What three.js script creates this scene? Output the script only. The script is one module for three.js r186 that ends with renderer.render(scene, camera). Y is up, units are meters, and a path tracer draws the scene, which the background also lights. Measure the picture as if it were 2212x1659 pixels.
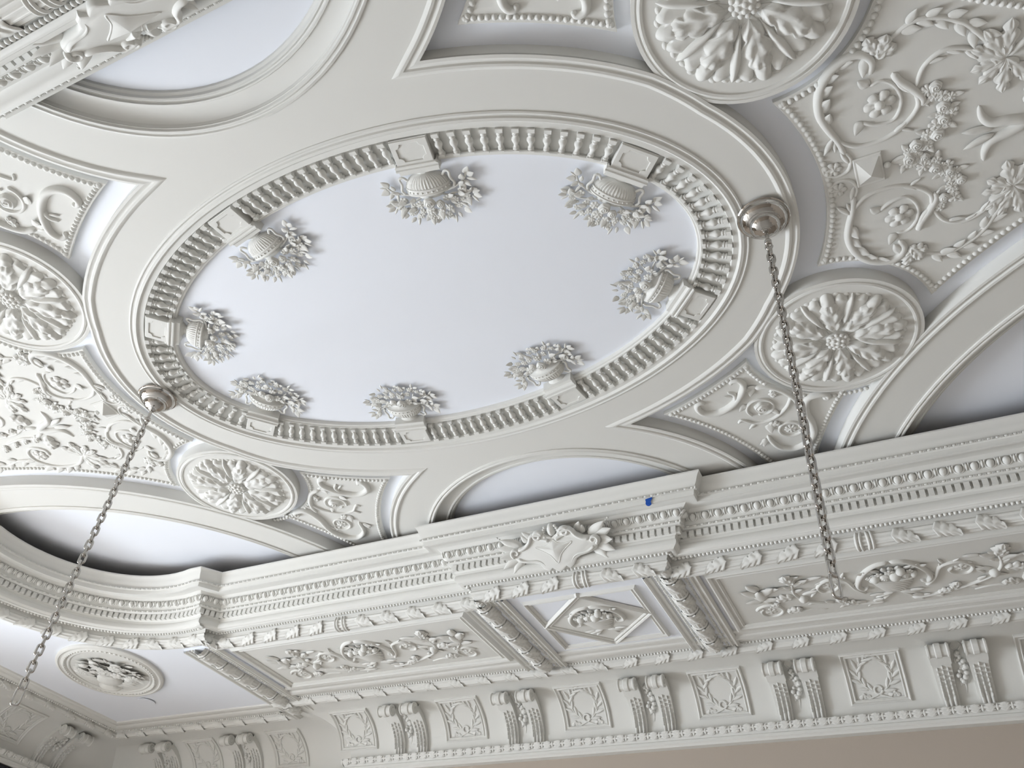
import * as THREE from 'three';
import { mergeGeometries, toCreasedNormals } from 'three/addons/utils/BufferGeometryUtils.js';
import { RectAreaLightUniformsLib } from 'three/addons/lights/RectAreaLightUniformsLib.js';

// ---------------------------------------------------------------- camera, light, exposure
const H = 4.1;                                                     // height of the flat rib level of the ceiling above the floor
const scene = new THREE.Scene();
const renderer = new THREE.WebGLRenderer();
renderer.toneMapping = THREE.LinearToneMapping;
renderer.toneMappingExposure = 0.39;
renderer.shadowMap.enabled = true;
const camera = new THREE.PerspectiveCamera(49.11, 2212 / 1659, 0.05, 60);
camera.position.set(1.6139, 1.6, 1.9474);
camera.quaternion.setFromRotationMatrix(new THREE.Matrix4().makeBasis(
  new THREE.Vector3(0.89772904, 0.07637841, -0.43387661), new THREE.Vector3(0.23667358, 0.74705213, 0.62120748), new THREE.Vector3(0.37157528, -0.66036312, 0.65257364)));
scene.background = new THREE.Color(3.2, 3.7, 4.3);
RectAreaLightUniformsLib.init();
// daylight: tall windows at the end of an unseen bay, added to shape the falloff
const XW = 4.93, ZW = 3.34, XB = 7.8, OPEN_W = 3.7, OPEN_H = 2.92, OPEN_Z = 1.05;  // inner faces of end and long walls, end of the added bay, its opening
const WIN_END = [0.2, 1.9];
const WB = 0.2, WT = 2.75, WW = 1.5;
const P_END = 80;
function daylight(x, z, tx, tz, power) {
  const l = new THREE.RectAreaLight(new THREE.Color(0.9, 0.985, 1.09), power, WW, WT - WB);
  l.position.set(x, (WB + WT) / 2, z); l.lookAt(tx, (WB + WT) / 2, tz); l.name = 'window_daylight'; scene.add(l);
}
for (const z of WIN_END) daylight(-XB + 0.03, z, 0, z, P_END);

// ---------------------------------------------------------------- materials
const C = (r, g, b) => new THREE.Color().setRGB(r, g, b);
const mat = (o) => new THREE.MeshStandardMaterial({ side: THREE.DoubleSide, roughness: 0.75, ...o });
const plaster = mat({ color: C(0.76, 0.75, 0.71) });
const white = mat({ color: C(0.89, 0.912, 0.965), roughness: 0.85 });
const wallPaint = mat({ color: C(0.47, 0.405, 0.34), roughness: 0.9 });
const chrome = mat({ color: C(0.50, 0.48, 0.455), metalness: 1, roughness: 0.045 });
const gapShade = mat({ color: C(0.20, 0.185, 0.165), roughness: 0.95 });  // dark tone that paints in the shade of the gap behind the crown
const tapeBlue = mat({ color: C(0.0, 0.075, 0.42), roughness: 0.6 });

// ---------------------------------------------------------------- helpers
let seed = 7; const rnd = () => { seed = (seed * 1664525 + 1013904223) >>> 0; return seed / 4294967296; };
const rr = (a, b) => a + (b - a) * rnd();
const lerp = (a, b, t) => a + (b - a) * t, PI = Math.PI;
const used = {};
function numbered(n) { used[n] = (used[n] ?? -1) + 1; return used[n] ? n + '_' + String(used[n]).padStart(3, '0') : n; }
function mesh(parent, name, geo, m) { const o = new THREE.Mesh(geo, m); o.name = name; o.castShadow = o.receiveShadow = true; parent.add(o); return o; }
function thing(name, label, category, group) { const o = new THREE.Group(); o.name = numbered(name); o.userData = { label, category }; if (group) o.userData.group = group; scene.add(o); return o; }
function structure(name, label) { const o = new THREE.Group(); o.name = name; o.userData = { label, category: label.split(' ').slice(-1)[0], kind: 'structure' }; scene.add(o); return o; }
function stuff(o) { o.userData.kind = 'stuff'; return o; }
function geom(pos, idx, crease = 0.6) {
  const g = new THREE.BufferGeometry(); g.setAttribute('position', new THREE.Float32BufferAttribute(pos, 3)); g.setIndex(idx);
  if (crease === null) { g.computeVertexNormals(); return g; }
  return toCreasedNormals(g, crease);
}
// parametric sheet
function grid(nu, nv, f, crease = null, wrapU = false) {
  const p = [], ix = [], cu = wrapU ? nu : nu + 1;
  for (let j = 0; j <= nv; j++) for (let i = 0; i < cu; i++) p.push(...f(i / nu, j / nv));
  for (let j = 0; j < nv; j++) for (let i = 0; i < nu; i++) { const a = j * cu + i, b = j * cu + (i + 1) % cu; ix.push(a, b, b + cu, a, b + cu, a + cu); }
  return geom(p, ix, crease);
}
// plan paths: [x, z]; outward is to the right hand of travel (from +z side towards +x)
function mitres(pts, closed, sg = 1) {
  const n = pts.length, out = [];
  for (let i = 0; i < n; i++) {
    const nn = [];
    for (const [a, b] of [[i - 1, i], [i, i + 1]]) {
      if (!closed && (a < 0 || b >= n)) continue;
      const A = pts[(a + n) % n], B = pts[(b + n) % n], dx = B[0] - A[0], dz = B[1] - A[1], l = Math.hypot(dx, dz);
      if (l > 1e-9) nn.push([-dz / l * sg, dx / l * sg]);
    }
    if (nn.length === 1) nn.push(nn[0]);
    const k = 1 + nn[0][0] * nn[1][0] + nn[0][1] * nn[1][1];
    out.push([(nn[0][0] + nn[1][0]) / k, (nn[0][1] + nn[1][1]) / k]);
  }
  return out;
}
const offset = (pts, o, closed, sg = 1) => { const m = mitres(pts, closed, sg); return pts.map((p, i) => [p[0] + m[i][0] * o, p[1] + m[i][1] * o]); };
function sweep(pts, prof, closed = true, sg = 1, crease = 0.55) {
  const m = mitres(pts, closed, sg), P = prof.length, n = pts.length, p = [], ix = [];
  for (let i = 0; i < n; i++) for (const [o, y] of prof) p.push(pts[i][0] + m[i][0] * o, y, pts[i][1] + m[i][1] * o);
  for (let i = 0; i < (closed ? n : n - 1); i++) for (let j = 0; j < P - 1; j++) { const a = i * P + j, b = ((i + 1) % n) * P + j; ix.push(a, b, b + 1, a, b + 1, a + 1); }
  return geom(p, ix, crease);
}
const ellipse = (a, b, n, off = 0, t0 = 0, t1 = 2 * PI) => { const o = [], closed = Math.abs(t1 - t0 - 2 * PI) < 1e-9; for (let i = 0; i < n + (closed ? 0 : 1); i++) o.push(ellAt(a, b, lerp(t0, t1, i / n), off)); return o; };
function ellAt(a, b, t, off = 0) { const x = a * Math.sin(t), z = b * Math.cos(t); let nx = x / a / a, nz = z / b / b; const l = Math.hypot(nx, nz); return [x + nx / l * off, z + nz / l * off]; }
const arc = (cx, cz, r, a0, a1, n) => Array.from({ length: n + 1 }, (_, i) => { const a = lerp(a0, a1, i / n); return [cx + r * Math.sin(a), cz + r * Math.cos(a)]; });
const angleAt = (cx, cz, p) => Math.atan2(p[0] - cx, p[1] - cz);
function bisect(f, a, b) { let fa = f(a); for (let i = 0; i < 50; i++) { const m = (a + b) / 2, fm = f(m); if ((fm > 0) === (fa > 0)) { a = m; fa = fm; } else b = m; } return (a + b) / 2; }
const shapeOf = (pts, holes = []) => { const s = new THREE.Shape(pts.map((p) => new THREE.Vector2(p[0], p[1]))); for (const h of holes) s.holes.push(new THREE.Path(h.map((p) => new THREE.Vector2(p[0], p[1])))); return s; };
const flat = (pts, y, holes) => new THREE.ShapeGeometry(shapeOf(pts, holes), 1).rotateX(PI / 2).translate(0, y, 0);
const slab = (pts, y0, y1, holes) => toCreasedNormals(new THREE.ExtrudeGeometry(shapeOf(pts, holes), { depth: y1 - y0, bevelEnabled: false, curveSegments: 1 }).rotateX(PI / 2).translate(0, y1, 0), 0.5);
const box = (w, h, d, x = 0, y = 0, z = 0) => new THREE.BoxGeometry(w, h, d).translate(x, y, z);
// runs of a path between sharp corners, with even spacing along each run
function stations(pts, spacing, closed, sharp = 0.35) {
  const n = pts.length, runs = []; let start = 0;
  const dir = (i) => { const A = pts[(i + n) % n], B = pts[(i + 1 + n) % n]; return Math.atan2(B[1] - A[1], B[0] - A[0]); };
  const corner = (i) => { let d = dir(i) - dir(i - 1); d = Math.atan2(Math.sin(d), Math.cos(d)); return Math.abs(d) > sharp; };
  const cs = []; for (let i = closed ? 0 : 1; i < (closed ? n : n - 1); i++) if (corner(i)) cs.push(i);
  if (closed) { if (!cs.length) cs.push(0); for (let k = 0; k < cs.length; k++) { const r = []; let i = cs[k]; const e = cs[(k + 1) % cs.length]; do { r.push(pts[i % n]); i++; } while (i % n !== e); r.push(pts[e]); runs.push(r); } }
  else { const b = [0, ...cs, n - 1]; for (let k = 0; k < b.length - 1; k++) runs.push(pts.slice(b[k], b[k + 1] + 1)); }
  const out = [];
  for (const r of runs) {
    const L = [0]; for (let i = 1; i < r.length; i++) L.push(L[i - 1] + Math.hypot(r[i][0] - r[i - 1][0], r[i][1] - r[i - 1][1]));
    const tot = L[L.length - 1], k = Math.max(1, Math.round(tot / spacing)); let s = 0;
    for (let i = 0; i < k; i++) { const d = (i + 0.5) / k * tot; while (L[s + 1] < d) s++; const t = (d - L[s]) / (L[s + 1] - L[s]); const dx = r[s + 1][0] - r[s][0], dz = r[s + 1][1] - r[s][1], l = Math.hypot(dx, dz); out.push({ x: lerp(r[s][0], r[s + 1][0], t), z: lerp(r[s][1], r[s + 1][1], t), tx: dx / l, tz: dz / l, step: tot / k }); }
  }
  return out;
}
// what the photograph can show of a long run of repeats (with a margin of a step to the side)
camera.updateMatrixWorld(); camera.updateProjectionMatrix(); const VP = new THREE.Matrix4().multiplyMatrices(camera.projectionMatrix, camera.matrixWorldInverse);
const seen = (x, y, z, m = 1.1) => { const v = new THREE.Vector4(x, y + H, z, 1).applyMatrix4(VP); return v.w > 0 && Math.abs(v.x / v.w) < m && Math.abs(v.y / v.w) < m; };
// a frame for relief work: local X and Y lie in the surface, Z comes out of it
function orient(o, pos, X, Y, Z) { o.position.set(...pos); o.quaternion.setFromRotationMatrix(new THREE.Matrix4().makeBasis(new THREE.Vector3(...X), new THREE.Vector3(...Y), new THREE.Vector3(...Z))); return o; }
function put(parent, name, geo, m, x, y, ang = 0, s = 1, z = 0, tilt = 0) { const o = mesh(parent, name, geo, m); o.position.set(x, y, z); o.rotation.set(0, 0, ang - PI / 2, 'ZXY'); o.rotateX(tilt); if (Array.isArray(s)) o.scale.set(...s); else o.scale.setScalar(s); return o; }

// ---------------------------------------------------------------- relief pieces (unit size, along +Y, rising in +Z)
function leafShape({ w = 0.27, h = 0.10, tip = 0.75, curl = 0.12, lobes = 0, depth = 0.25, nu = 6, nv = 8, rib = 0.05, veins = 0 }) {
  const env = (s) => Math.pow(Math.sin(PI * Math.pow(s, tip)), 0.8);
  return grid(nu, nv, (u, s) => {
    const t = u * 2 - 1; let k = env(Math.min(0.999, s + 0.0005));
    if (lobes) k *= 1 - depth * (1 - Math.pow(Math.abs(Math.sin(PI * (s * lobes + 0.12))), 0.7)) * (0.3 + 0.7 * Math.abs(t));
    const a = Math.abs(t), vein = veins ? 0.35 * h * Math.cos(2 * PI * (s * veins - a * 1.3)) * a * (1 - a) * 3 : 0;
    const z = (h * (1 - a * a) + vein) * Math.min(1, k * 1.5) - rib * h * 4 * Math.exp(-t * t * 30) * k + curl * s * s;
    return [t * w * k, s + (lobes ? 0.1 * a * Math.sin(s * PI) : 0), z];
  });
}
const leaf = leafShape({});
const leafLong = leafShape({ w: 0.15, h: 0.11, curl: 0.05, tip: 0.85 });
const leafRound = leafShape({ w: 0.36, h: 0.11, curl: 0.22, tip: 0.6, rib: 0.09 });
const acanthus = leafShape({ w: 0.4, h: 0.16, lobes: 3, depth: 0.5, nu: 10, nv: 21, veins: 3, curl: 0.08, tip: 0.85, rib: 0.08 });
const rosetteLeaf = grid(30, 16, (u, s) => {                     // fan-shaped leaf with grooves running out to a scalloped edge
  const t = u * 2 - 1, w = 0.34 * Math.pow(s + 0.03, 0.75), fl = Math.abs(Math.cos(1.5 * PI * t)), edge = 1 - 0.2 * t * t - 0.16 * (1 - Math.pow(fl, 0.45)) * s * s, e = Math.hypot(t * w / 0.1, (s - 0.5) / 0.3);
  const z = (0.03 + 0.03 * Math.pow(fl, 0.7) * s + 0.05 * (1 - t * t) * Math.sin(PI * s * 0.8) + 0.05 * Math.exp(-(((e - 1) / 0.2) ** 2)) - 0.045 * Math.exp(-((e / 0.62) ** 2)) + 0.05 * Math.pow(s, 5) * fl) * (Math.abs(t) > 0.97 ? 0.25 : 1) * (s > 0.97 ? 0.2 : 1);
  return [t * w, s * edge, z];
});
const spine = leafShape({ w: 0.11, h: 0.16, tip: 1.5, curl: 0.0, nu: 6, nv: 10, rib: 0.0 });
function petalled(n, { h = 0.28, notch = 0.34, cup = 0.25, eye = 0.24 } = {}) {
  return grid(n * 6, 5, (u, s) => { const th = u * 2 * PI, c = Math.abs(Math.cos(n * th / 2)), R = 1 - notch * Math.pow(1 - c, 2), r = s * R; const z = s < eye ? h * 1.15 * Math.sqrt(1 - Math.pow(s / eye, 2) * 0.6) : h * (0.55 + cup * s) * (0.45 + 0.55 * Math.pow(c, 0.5)) * (s > 0.95 ? 0.25 : 1); return [r * Math.cos(th), r * Math.sin(th), z]; }, null, true);
}
const flower5 = petalled(5), flower6 = petalled(6, { notch: 0.3 }), flower8 = petalled(8, { notch: 0.28, eye: 0.3 });
const rose = grid(22, 9, (u, s) => { const th = u * 2 * PI, R = 1 - 0.12 * Math.pow(Math.sin(2.5 * th), 2); const sw = Math.sin(2 * PI * (s * 2.6 - u)); return [s * R * Math.cos(th), s * R * Math.sin(th), s > 0.97 ? 0 : 0.62 * Math.sqrt(Math.max(0, 1 - s * s)) + 0.09 * sw]; }, null, true);
const dome = grid(12, 4, (u, s) => { const a = s * PI / 2; return [Math.sin(a) * Math.cos(u * 2 * PI), Math.sin(a) * Math.sin(u * 2 * PI), Math.cos(a)]; }, null, true);
const bead = dome, ball = new THREE.SphereGeometry(1, 12, 8);
const bud = grid(8, 6, (u, s) => { const r = 0.36 * Math.sin(PI * Math.pow(s, 0.7)) + 0.02, a = u * 2 * PI; return [r * Math.cos(a), s, 0.16 + r * Math.sin(a)]; }, null, true);
// half-round stem lying on the surface through points [x, y]
function stem(pts, r0, r1 = r0 * 0.4, { n = 0, h = 1, mid = 0, closed = false, k = 7 } = {}) {
  const c = new THREE.CatmullRomCurve3(pts.map((p) => new THREE.Vector3(p[0], p[1], 0)), closed, 'centripetal'); n = n || Math.max(8, pts.length * 5);
  return grid(k, n, (u, s) => { const q = c.getPoint(s), t = c.getTangent(s); let r = lerp(r0, r1, s) + mid * Math.sin(PI * s); if (!closed) r *= Math.min(1, Math.sqrt(Math.max(0, Math.min(s, 1 - s) * n / 1.5)) + 0.05); const a = (u - 0.5) * PI; return [q.x - t.y * r * Math.sin(a), q.y + t.x * r * Math.sin(a), r * h * Math.cos(a)]; });
}
const spiral = (cx, cy, R, a0, turns, n = 14, end = 0.12) => Array.from({ length: n + 1 }, (_, i) => { const t = i / n, r = R * lerp(1, end, t), a = a0 + turns * 2 * PI * t; return [cx + r * Math.cos(a), cy + r * Math.sin(a)]; });
function raised(pts, h, holes = [], bev = 0.003) { return toCreasedNormals(new THREE.ExtrudeGeometry(shapeOf(pts, holes), { depth: h - bev, bevelEnabled: true, bevelThickness: bev, bevelSize: bev, bevelOffset: -bev, bevelSegments: 1, curveSegments: 1 }), 0.5); }
// ================================================================ room shell (walls, floor, windows)
const floorTex = (() => { const n = 256, d = new Uint8Array(n * n * 4); for (let j = 0; j < n; j++) for (let i = 0; i < n; i++) { const g = 0.5 + 0.25 * Math.sin(i * 0.45 + 3 * Math.sin(j * 0.021)) + 0.25 * rnd(), k = (j * n + i) * 4; d[k] = 202 + 20 * g; d[k + 1] = 198 + 20 * g; d[k + 2] = 193 + 18 * g; d[k + 3] = 255; } const t = new THREE.DataTexture(d, n, n); t.colorSpace = THREE.SRGBColorSpace; t.wrapS = t.wrapT = THREE.RepeatWrapping; t.repeat.set(8, 5); t.magFilter = THREE.LinearFilter; t.needsUpdate = true; return t; })();
{
  const fl = structure('floor', 'pale floor covered with light sheeting'); mesh(fl, 'floor_boards', box(XW + XB + 0.6, 0.1, 2 * ZW + 0.6, (XW - XB) / 2, -0.05, 0), mat({ map: floorTex, roughness: 0.8 }));  // unseen floor, toned pale to bounce daylight up to the ceiling
  const top = H + 0.4, th = 0.25;
  // a wall as strips around its window openings; along = position along the wall
  function wall(name, label, len, wins, pos, rot) {
    const g = structure(name, label); g.position.set(...pos); g.rotation.y = rot; const e = [];
    let x = -len / 2; for (const w of [...wins].sort((a, b) => a - b)) { e.push([x, w - WW / 2]); x = w + WW / 2; } e.push([x, len / 2]);
    const strips = e.map(([a, b]) => box(b - a, top, th, (a + b) / 2, top / 2, -th / 2));
    for (const w of wins) strips.push(box(WW, WB, th, w, WB / 2, -th / 2), box(WW, top - WT, th, w, (top + WT) / 2, -th / 2));
    mesh(g, 'wall_face', mergeGeometries(strips), wallPaint); return g;
  }
  const trim = mat({ color: C(0.75, 0.74, 0.71), roughness: 0.5 }), glass = new THREE.MeshPhysicalMaterial({ color: 0xffffff, transmission: 1, thickness: 0, roughness: 0.02, ior: 1.45 });
  let wn = 0;
  function window_(pos, rot, label) {
    const g = structure('window_' + (++wn), label); g.position.set(...pos); g.rotation.y = rot; const w = WW, h = WT - WB, f = 0.06;
    for (const s of [-1, 1]) { mesh(g, 'jamb', box(f, h, 0.1, s * (w / 2 - f / 2), h / 2, -0.1), trim); mesh(g, 'rail', box(w, f, 0.1, 0, s > 0 ? h - f / 2 : f / 2, -0.1), trim); }
    for (let i = 1; i < 3; i++) mesh(g, 'muntin', box(0.03, h, 0.05, -w / 2 + w * i / 3, h / 2, -0.1), trim);
    for (let i = 1; i < 5; i++) mesh(g, 'muntin', box(w, 0.03, 0.05, 0, h * i / 5, -0.1), trim);
    for (let i = 0; i < 3; i++) for (let j = 0; j < 5; j++) mesh(g, 'pane', box(w / 3 - 0.03, h / 5 - 0.03, 0.004, -w / 2 + w * (i + 0.5) / 3, h * (j + 0.5) / 5, -0.1), glass);
  }
  // left end wall opens into an unseen bay added to shape the light
  const wl = structure('wall_left', 'taupe end wall opening into a window bay'); const z0 = OPEN_Z - OPEN_W / 2, z1 = OPEN_Z + OPEN_W / 2, zE = ZW + 0.25;
  mesh(wl, 'wall_face', mergeGeometries([box(th, top - OPEN_H, 2 * zE, -XW - th / 2, (top + OPEN_H) / 2, 0), box(th, OPEN_H, z0 + zE, -XW - th / 2, OPEN_H / 2, (z0 - zE) / 2), box(th, OPEN_H, zE - z1, -XW - th / 2, OPEN_H / 2, (z1 + zE) / 2)]), wallPaint);
  const bl = XB - XW - th, bx = -XW - th - bl / 2;
  for (const [n, z] of [['wall_added_bay_front', z1 + 0.15 + th / 2], ['wall_added_bay_back', z0 - 0.15 - th / 2]]) { const w = structure(n, 'taupe side wall of the window bay'); mesh(w, 'wall_face', box(bl + 0.3, OPEN_H + 0.2, th, bx, (OPEN_H + 0.2) / 2, z), wallPaint); }
  const bc = structure('ceiling_added_bay', 'plain white bay ceiling'); mesh(bc, 'ceiling_face', box(bl + 0.3, 0.1, OPEN_W + 0.8, bx, OPEN_H + 0.13, OPEN_Z), white);
  wall('wall_added_bay_end', 'taupe bay wall with two tall windows', OPEN_W + 0.8, WIN_END.map((z) => OPEN_Z - z), [-XB, 0, OPEN_Z], PI / 2);
  wall('wall_right', 'plain taupe end wall opposite the windows', 2 * ZW + 0.5, [], [XW, 0, 0], -PI / 2);
  wall('wall_back', 'taupe long wall under the leaf moulding', 2 * XW + 0.5, [], [0, 0, -ZW], 0);
  wall('wall_front', 'plain taupe long wall facing the leaf moulding', 2 * XW + 0.5, [], [0, 0, ZW], PI);
  for (const z of WIN_END) window_([-XB, WB, z], PI / 2, 'tall white multi-pane window at the end of the bay');
  // the breakfront of the far long wall
  const bf = structure('wall_breakfront', 'taupe breakfront of the long wall'); mesh(bf, 'wall_face', mergeGeometries([box(4.5, H - 0.70, 0.23, 0, (H - 0.70) / 2, -ZW + 0.115), box(4.5, H - 0.70, 0.01, 0, (H - 0.70) / 2, ZW + 0.3)]), wallPaint);
}
// ================================================================ ceiling: backing, flat ribs, mouldings
const E1 = [1.39, 0.857];                                         // outer edge of the oval balustrade
const LC = [0, 1.91], RC = [1.575, 0.75, 0.328], CC = [3.39, 2.3]; // long-side lunettes, roundels, corner lunettes
const d2 = (p, c) => Math.hypot(p[0] - c[0], p[1] - c[1]);
// outline of the small channel (quadrant +x +z): oval, roundel, corner rib, lunette rib
function smallOutline(oe, rl, rd, rc, zEnd, n = 26) {
  const e = (t) => ellAt(...E1, t, oe);
  const t1 = bisect((t) => d2(e(t), LC) - rl, 0.15, 0.75), t2 = bisect((t) => d2(e(t), RC) - rd, t1, 1.03);
  const P2 = e(t2), a2 = angleAt(RC[0], RC[1], P2), ra = (a) => [RC[0] + rd * Math.sin(a), RC[1] + rd * Math.cos(a)];
  const a3 = bisect((a) => d2(ra(a), CC) - rc, 0.1, 1.2), P3 = ra(a3);
  const c3 = angleAt(CC[0], CC[1], P3), c4 = -PI / 2 - Math.asin((CC[1] - zEnd) / rc), l1 = angleAt(...LC, e(t1)), l0 = Math.acos((zEnd - LC[1]) / rl);
  const a2n = a2 > 0.5 ? a2 - 2 * PI : a2;
  return { ell: ellipse(...E1, n, oe, t1, t2), rou: arc(RC[0], RC[1], rd, a2n, a3, n), cor: arc(CC[0], CC[1], rc, c3 > 0 ? c3 - 2 * PI : c3, c4, n), lun: arc(LC[0], LC[1], rl, l0, l1, n) };
}
function largeOutline(oe, rd, rc, xEnd, n = 30) {
  const e = (t) => ellAt(...E1, t, oe);
  const t2 = bisect((t) => d2(e(t), RC) - rd, PI / 2, 1.1), P2 = e(t2), ra = (a) => [RC[0] + rd * Math.sin(a), RC[1] + rd * Math.cos(a)];
  const a2 = angleAt(RC[0], RC[1], P2), a3 = bisect((a) => d2(ra(a), CC) - rc, 2.6, 0.8), P3 = ra(a3), a2p = a2 < 0 ? a2 + 2 * PI : a2;
  const c3 = angleAt(CC[0], CC[1], P3), c3n = c3 < 0 ? c3 + 2 * PI : c3, c4 = PI + Math.asin((CC[0] - xEnd) / rc);
  return { ell: ellipse(...E1, n, oe, t2, PI - t2), rou: arc(RC[0], RC[1], rd, a3, a2p, n), cor: arc(CC[0], CC[1], rc, c4, c3n, n) };
}
const mir = (pts, sx, sz) => { const q = pts.map((p) => [p[0] * sx, p[1] * sz]); return sx * sz < 0 ? q.reverse() : q; };
const cat = (...a) => { const o = []; for (const s of a) for (const p of s) if (!o.length || d2(o[o.length - 1], p) > 1e-4) o.push(p); if (d2(o[0], o[o.length - 1]) < 1e-4) o.pop(); return o; };
const SC = smallOutline(0.195, 1.115, RC[2], 2.095, 1.75), LA = largeOutline(0.175, RC[2], 2.095, 3.25);
const smallChan = cat(SC.ell, SC.rou, SC.cor, SC.lun);
const largeChan = cat(LA.cor, LA.rou, LA.ell, mir(LA.rou, 1, -1), mir(LA.cor, 1, -1));
const Q4 = [[1, 1], [1, -1], [-1, 1], [-1, -1]];
{
  const g = structure('ceiling', 'white plaster ceiling with raised ribs'); g.position.y = H;
  mesh(g, 'backing', box(11, 0.2, 7.6, 0, 0.161, 0), white);
  const gc = structure('trim_4', 'raised plaster ribs'); gc.position.y = H;
  const holes = [ellipse(...E1, 120, -0.03)];
  for (const [sx, sz] of Q4) { holes.push(mir(smallChan, sx, sz)); holes.push(mir([...arc(CC[0], CC[1], 1.84, PI - 0.5, PI * 1.5 + 0.27, 60), [4.3, 2.8]], sx, sz)); }
  for (const s of [1, -1]) { holes.push(mir(largeChan, s, 1)); holes.push(arc(0, s * LC[1], 0.865, 0, 2 * PI, 90).slice(0, -1)); }
  mesh(gc, 'rib_plate', slab([[-4.4, -2.85], [4.4, -2.85], [4.4, 2.85], [-4.4, 2.85]], 0, 0.062, holes), plaster);
  mesh(gc, 'oval_field', flat(ellipse(...E1, 110, -0.185), 0.047), white);
  // roll mouldings that frame the sunken channels
  const edge = [[0, 0.004], [0, -0.004], [0.010, -0.006], [0.016, -0.003], [0.019, -0.0015], [0.024, -0.0015], [0.029, -0.007], [0.037, -0.009], [0.045, -0.006], [0.049, -0.001], [0.053, 0.002]];
  const tOf = (p) => { let lo = 0, hi = PI / 2; return bisect((q) => { const e = ellAt(...E1, q, 0.185); return Math.atan2(e[0], e[1]) - Math.atan2(p[0], p[1]); }, 0, PI / 2); };
  const ts = tOf(SC.ell[SC.ell.length - 1]), tl = tOf(LA.ell[0]);
  const halfOval = cat(SC.lun, SC.ell, Array.from({ length: 6 }, (_, i) => ellAt(...E1, lerp(ts, tl, (i + 0.5) / 6), lerp(0.195, 0.175, (i + 0.5) / 6))), LA.ell.slice(0, 16)), wholeOval = [...halfOval, ...halfOval.map((p) => [p[0], -p[1]]).reverse().slice(1)];
  for (const s of [1, -1]) mesh(gc, 'channel_roll', sweep(wholeOval.map((p) => [p[0] * s, p[1]]), edge, false, -s), plaster);
  const cornerArc = arc(CC[0], CC[1], 2.095, angleAt(...CC, LA.cor[0]) + (angleAt(...CC, LA.cor[0]) < 0 ? 2 * PI : 0), angleAt(...CC, SC.cor[SC.cor.length - 1]) + 2 * PI, 60);
  for (const [sx, sz] of Q4) mesh(gc, 'channel_roll', sweep(cornerArc.map((p) => [p[0] * sx, p[1] * sz]), edge, false, -sx * sz), plaster);
  // lunette surrounds: ridges, broad cove, inner ridges up to the white field (o measured inwards from the rim)
  const lun = [[0, 0.003], [0, -0.006], [-0.008, -0.009], [-0.012, -0.004], [-0.016, -0.004], [-0.021, -0.008], [-0.027, -0.008], [-0.031, -0.001], [-0.035, 0.004], [-0.04, 0.016], [-0.055, 0.026], [-0.08, 0.031], [-0.1, 0.031], [-0.103, 0.026], [-0.109, 0.026], [-0.112, 0.034], [-0.116, 0.036], [-0.121, 0.033], [-0.127, 0.036], [-0.131, 0.046], [-0.14, 0.052], [-0.143, 0.0605]];
  for (const s of [1, -1]) mesh(gc, 'lunette_surround', sweep(arc(0, s * LC[1], 0.9, 0, 2 * PI, 96).slice(0, -1), lun, true), plaster);
  const lunC = lun.map(([o, y]) => [o * (o < -0.032 ? 0.75 : 1), y]);
  for (const [sx, sz] of Q4) mesh(gc, 'lunette_surround', sweep(arc(CC[0], CC[1], 1.875, PI - 0.5, PI * 1.5 + 0.3, 60).map((p) => [p[0] * sx, p[1] * sz]), lunC, false, sx * sz), plaster);
}
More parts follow.
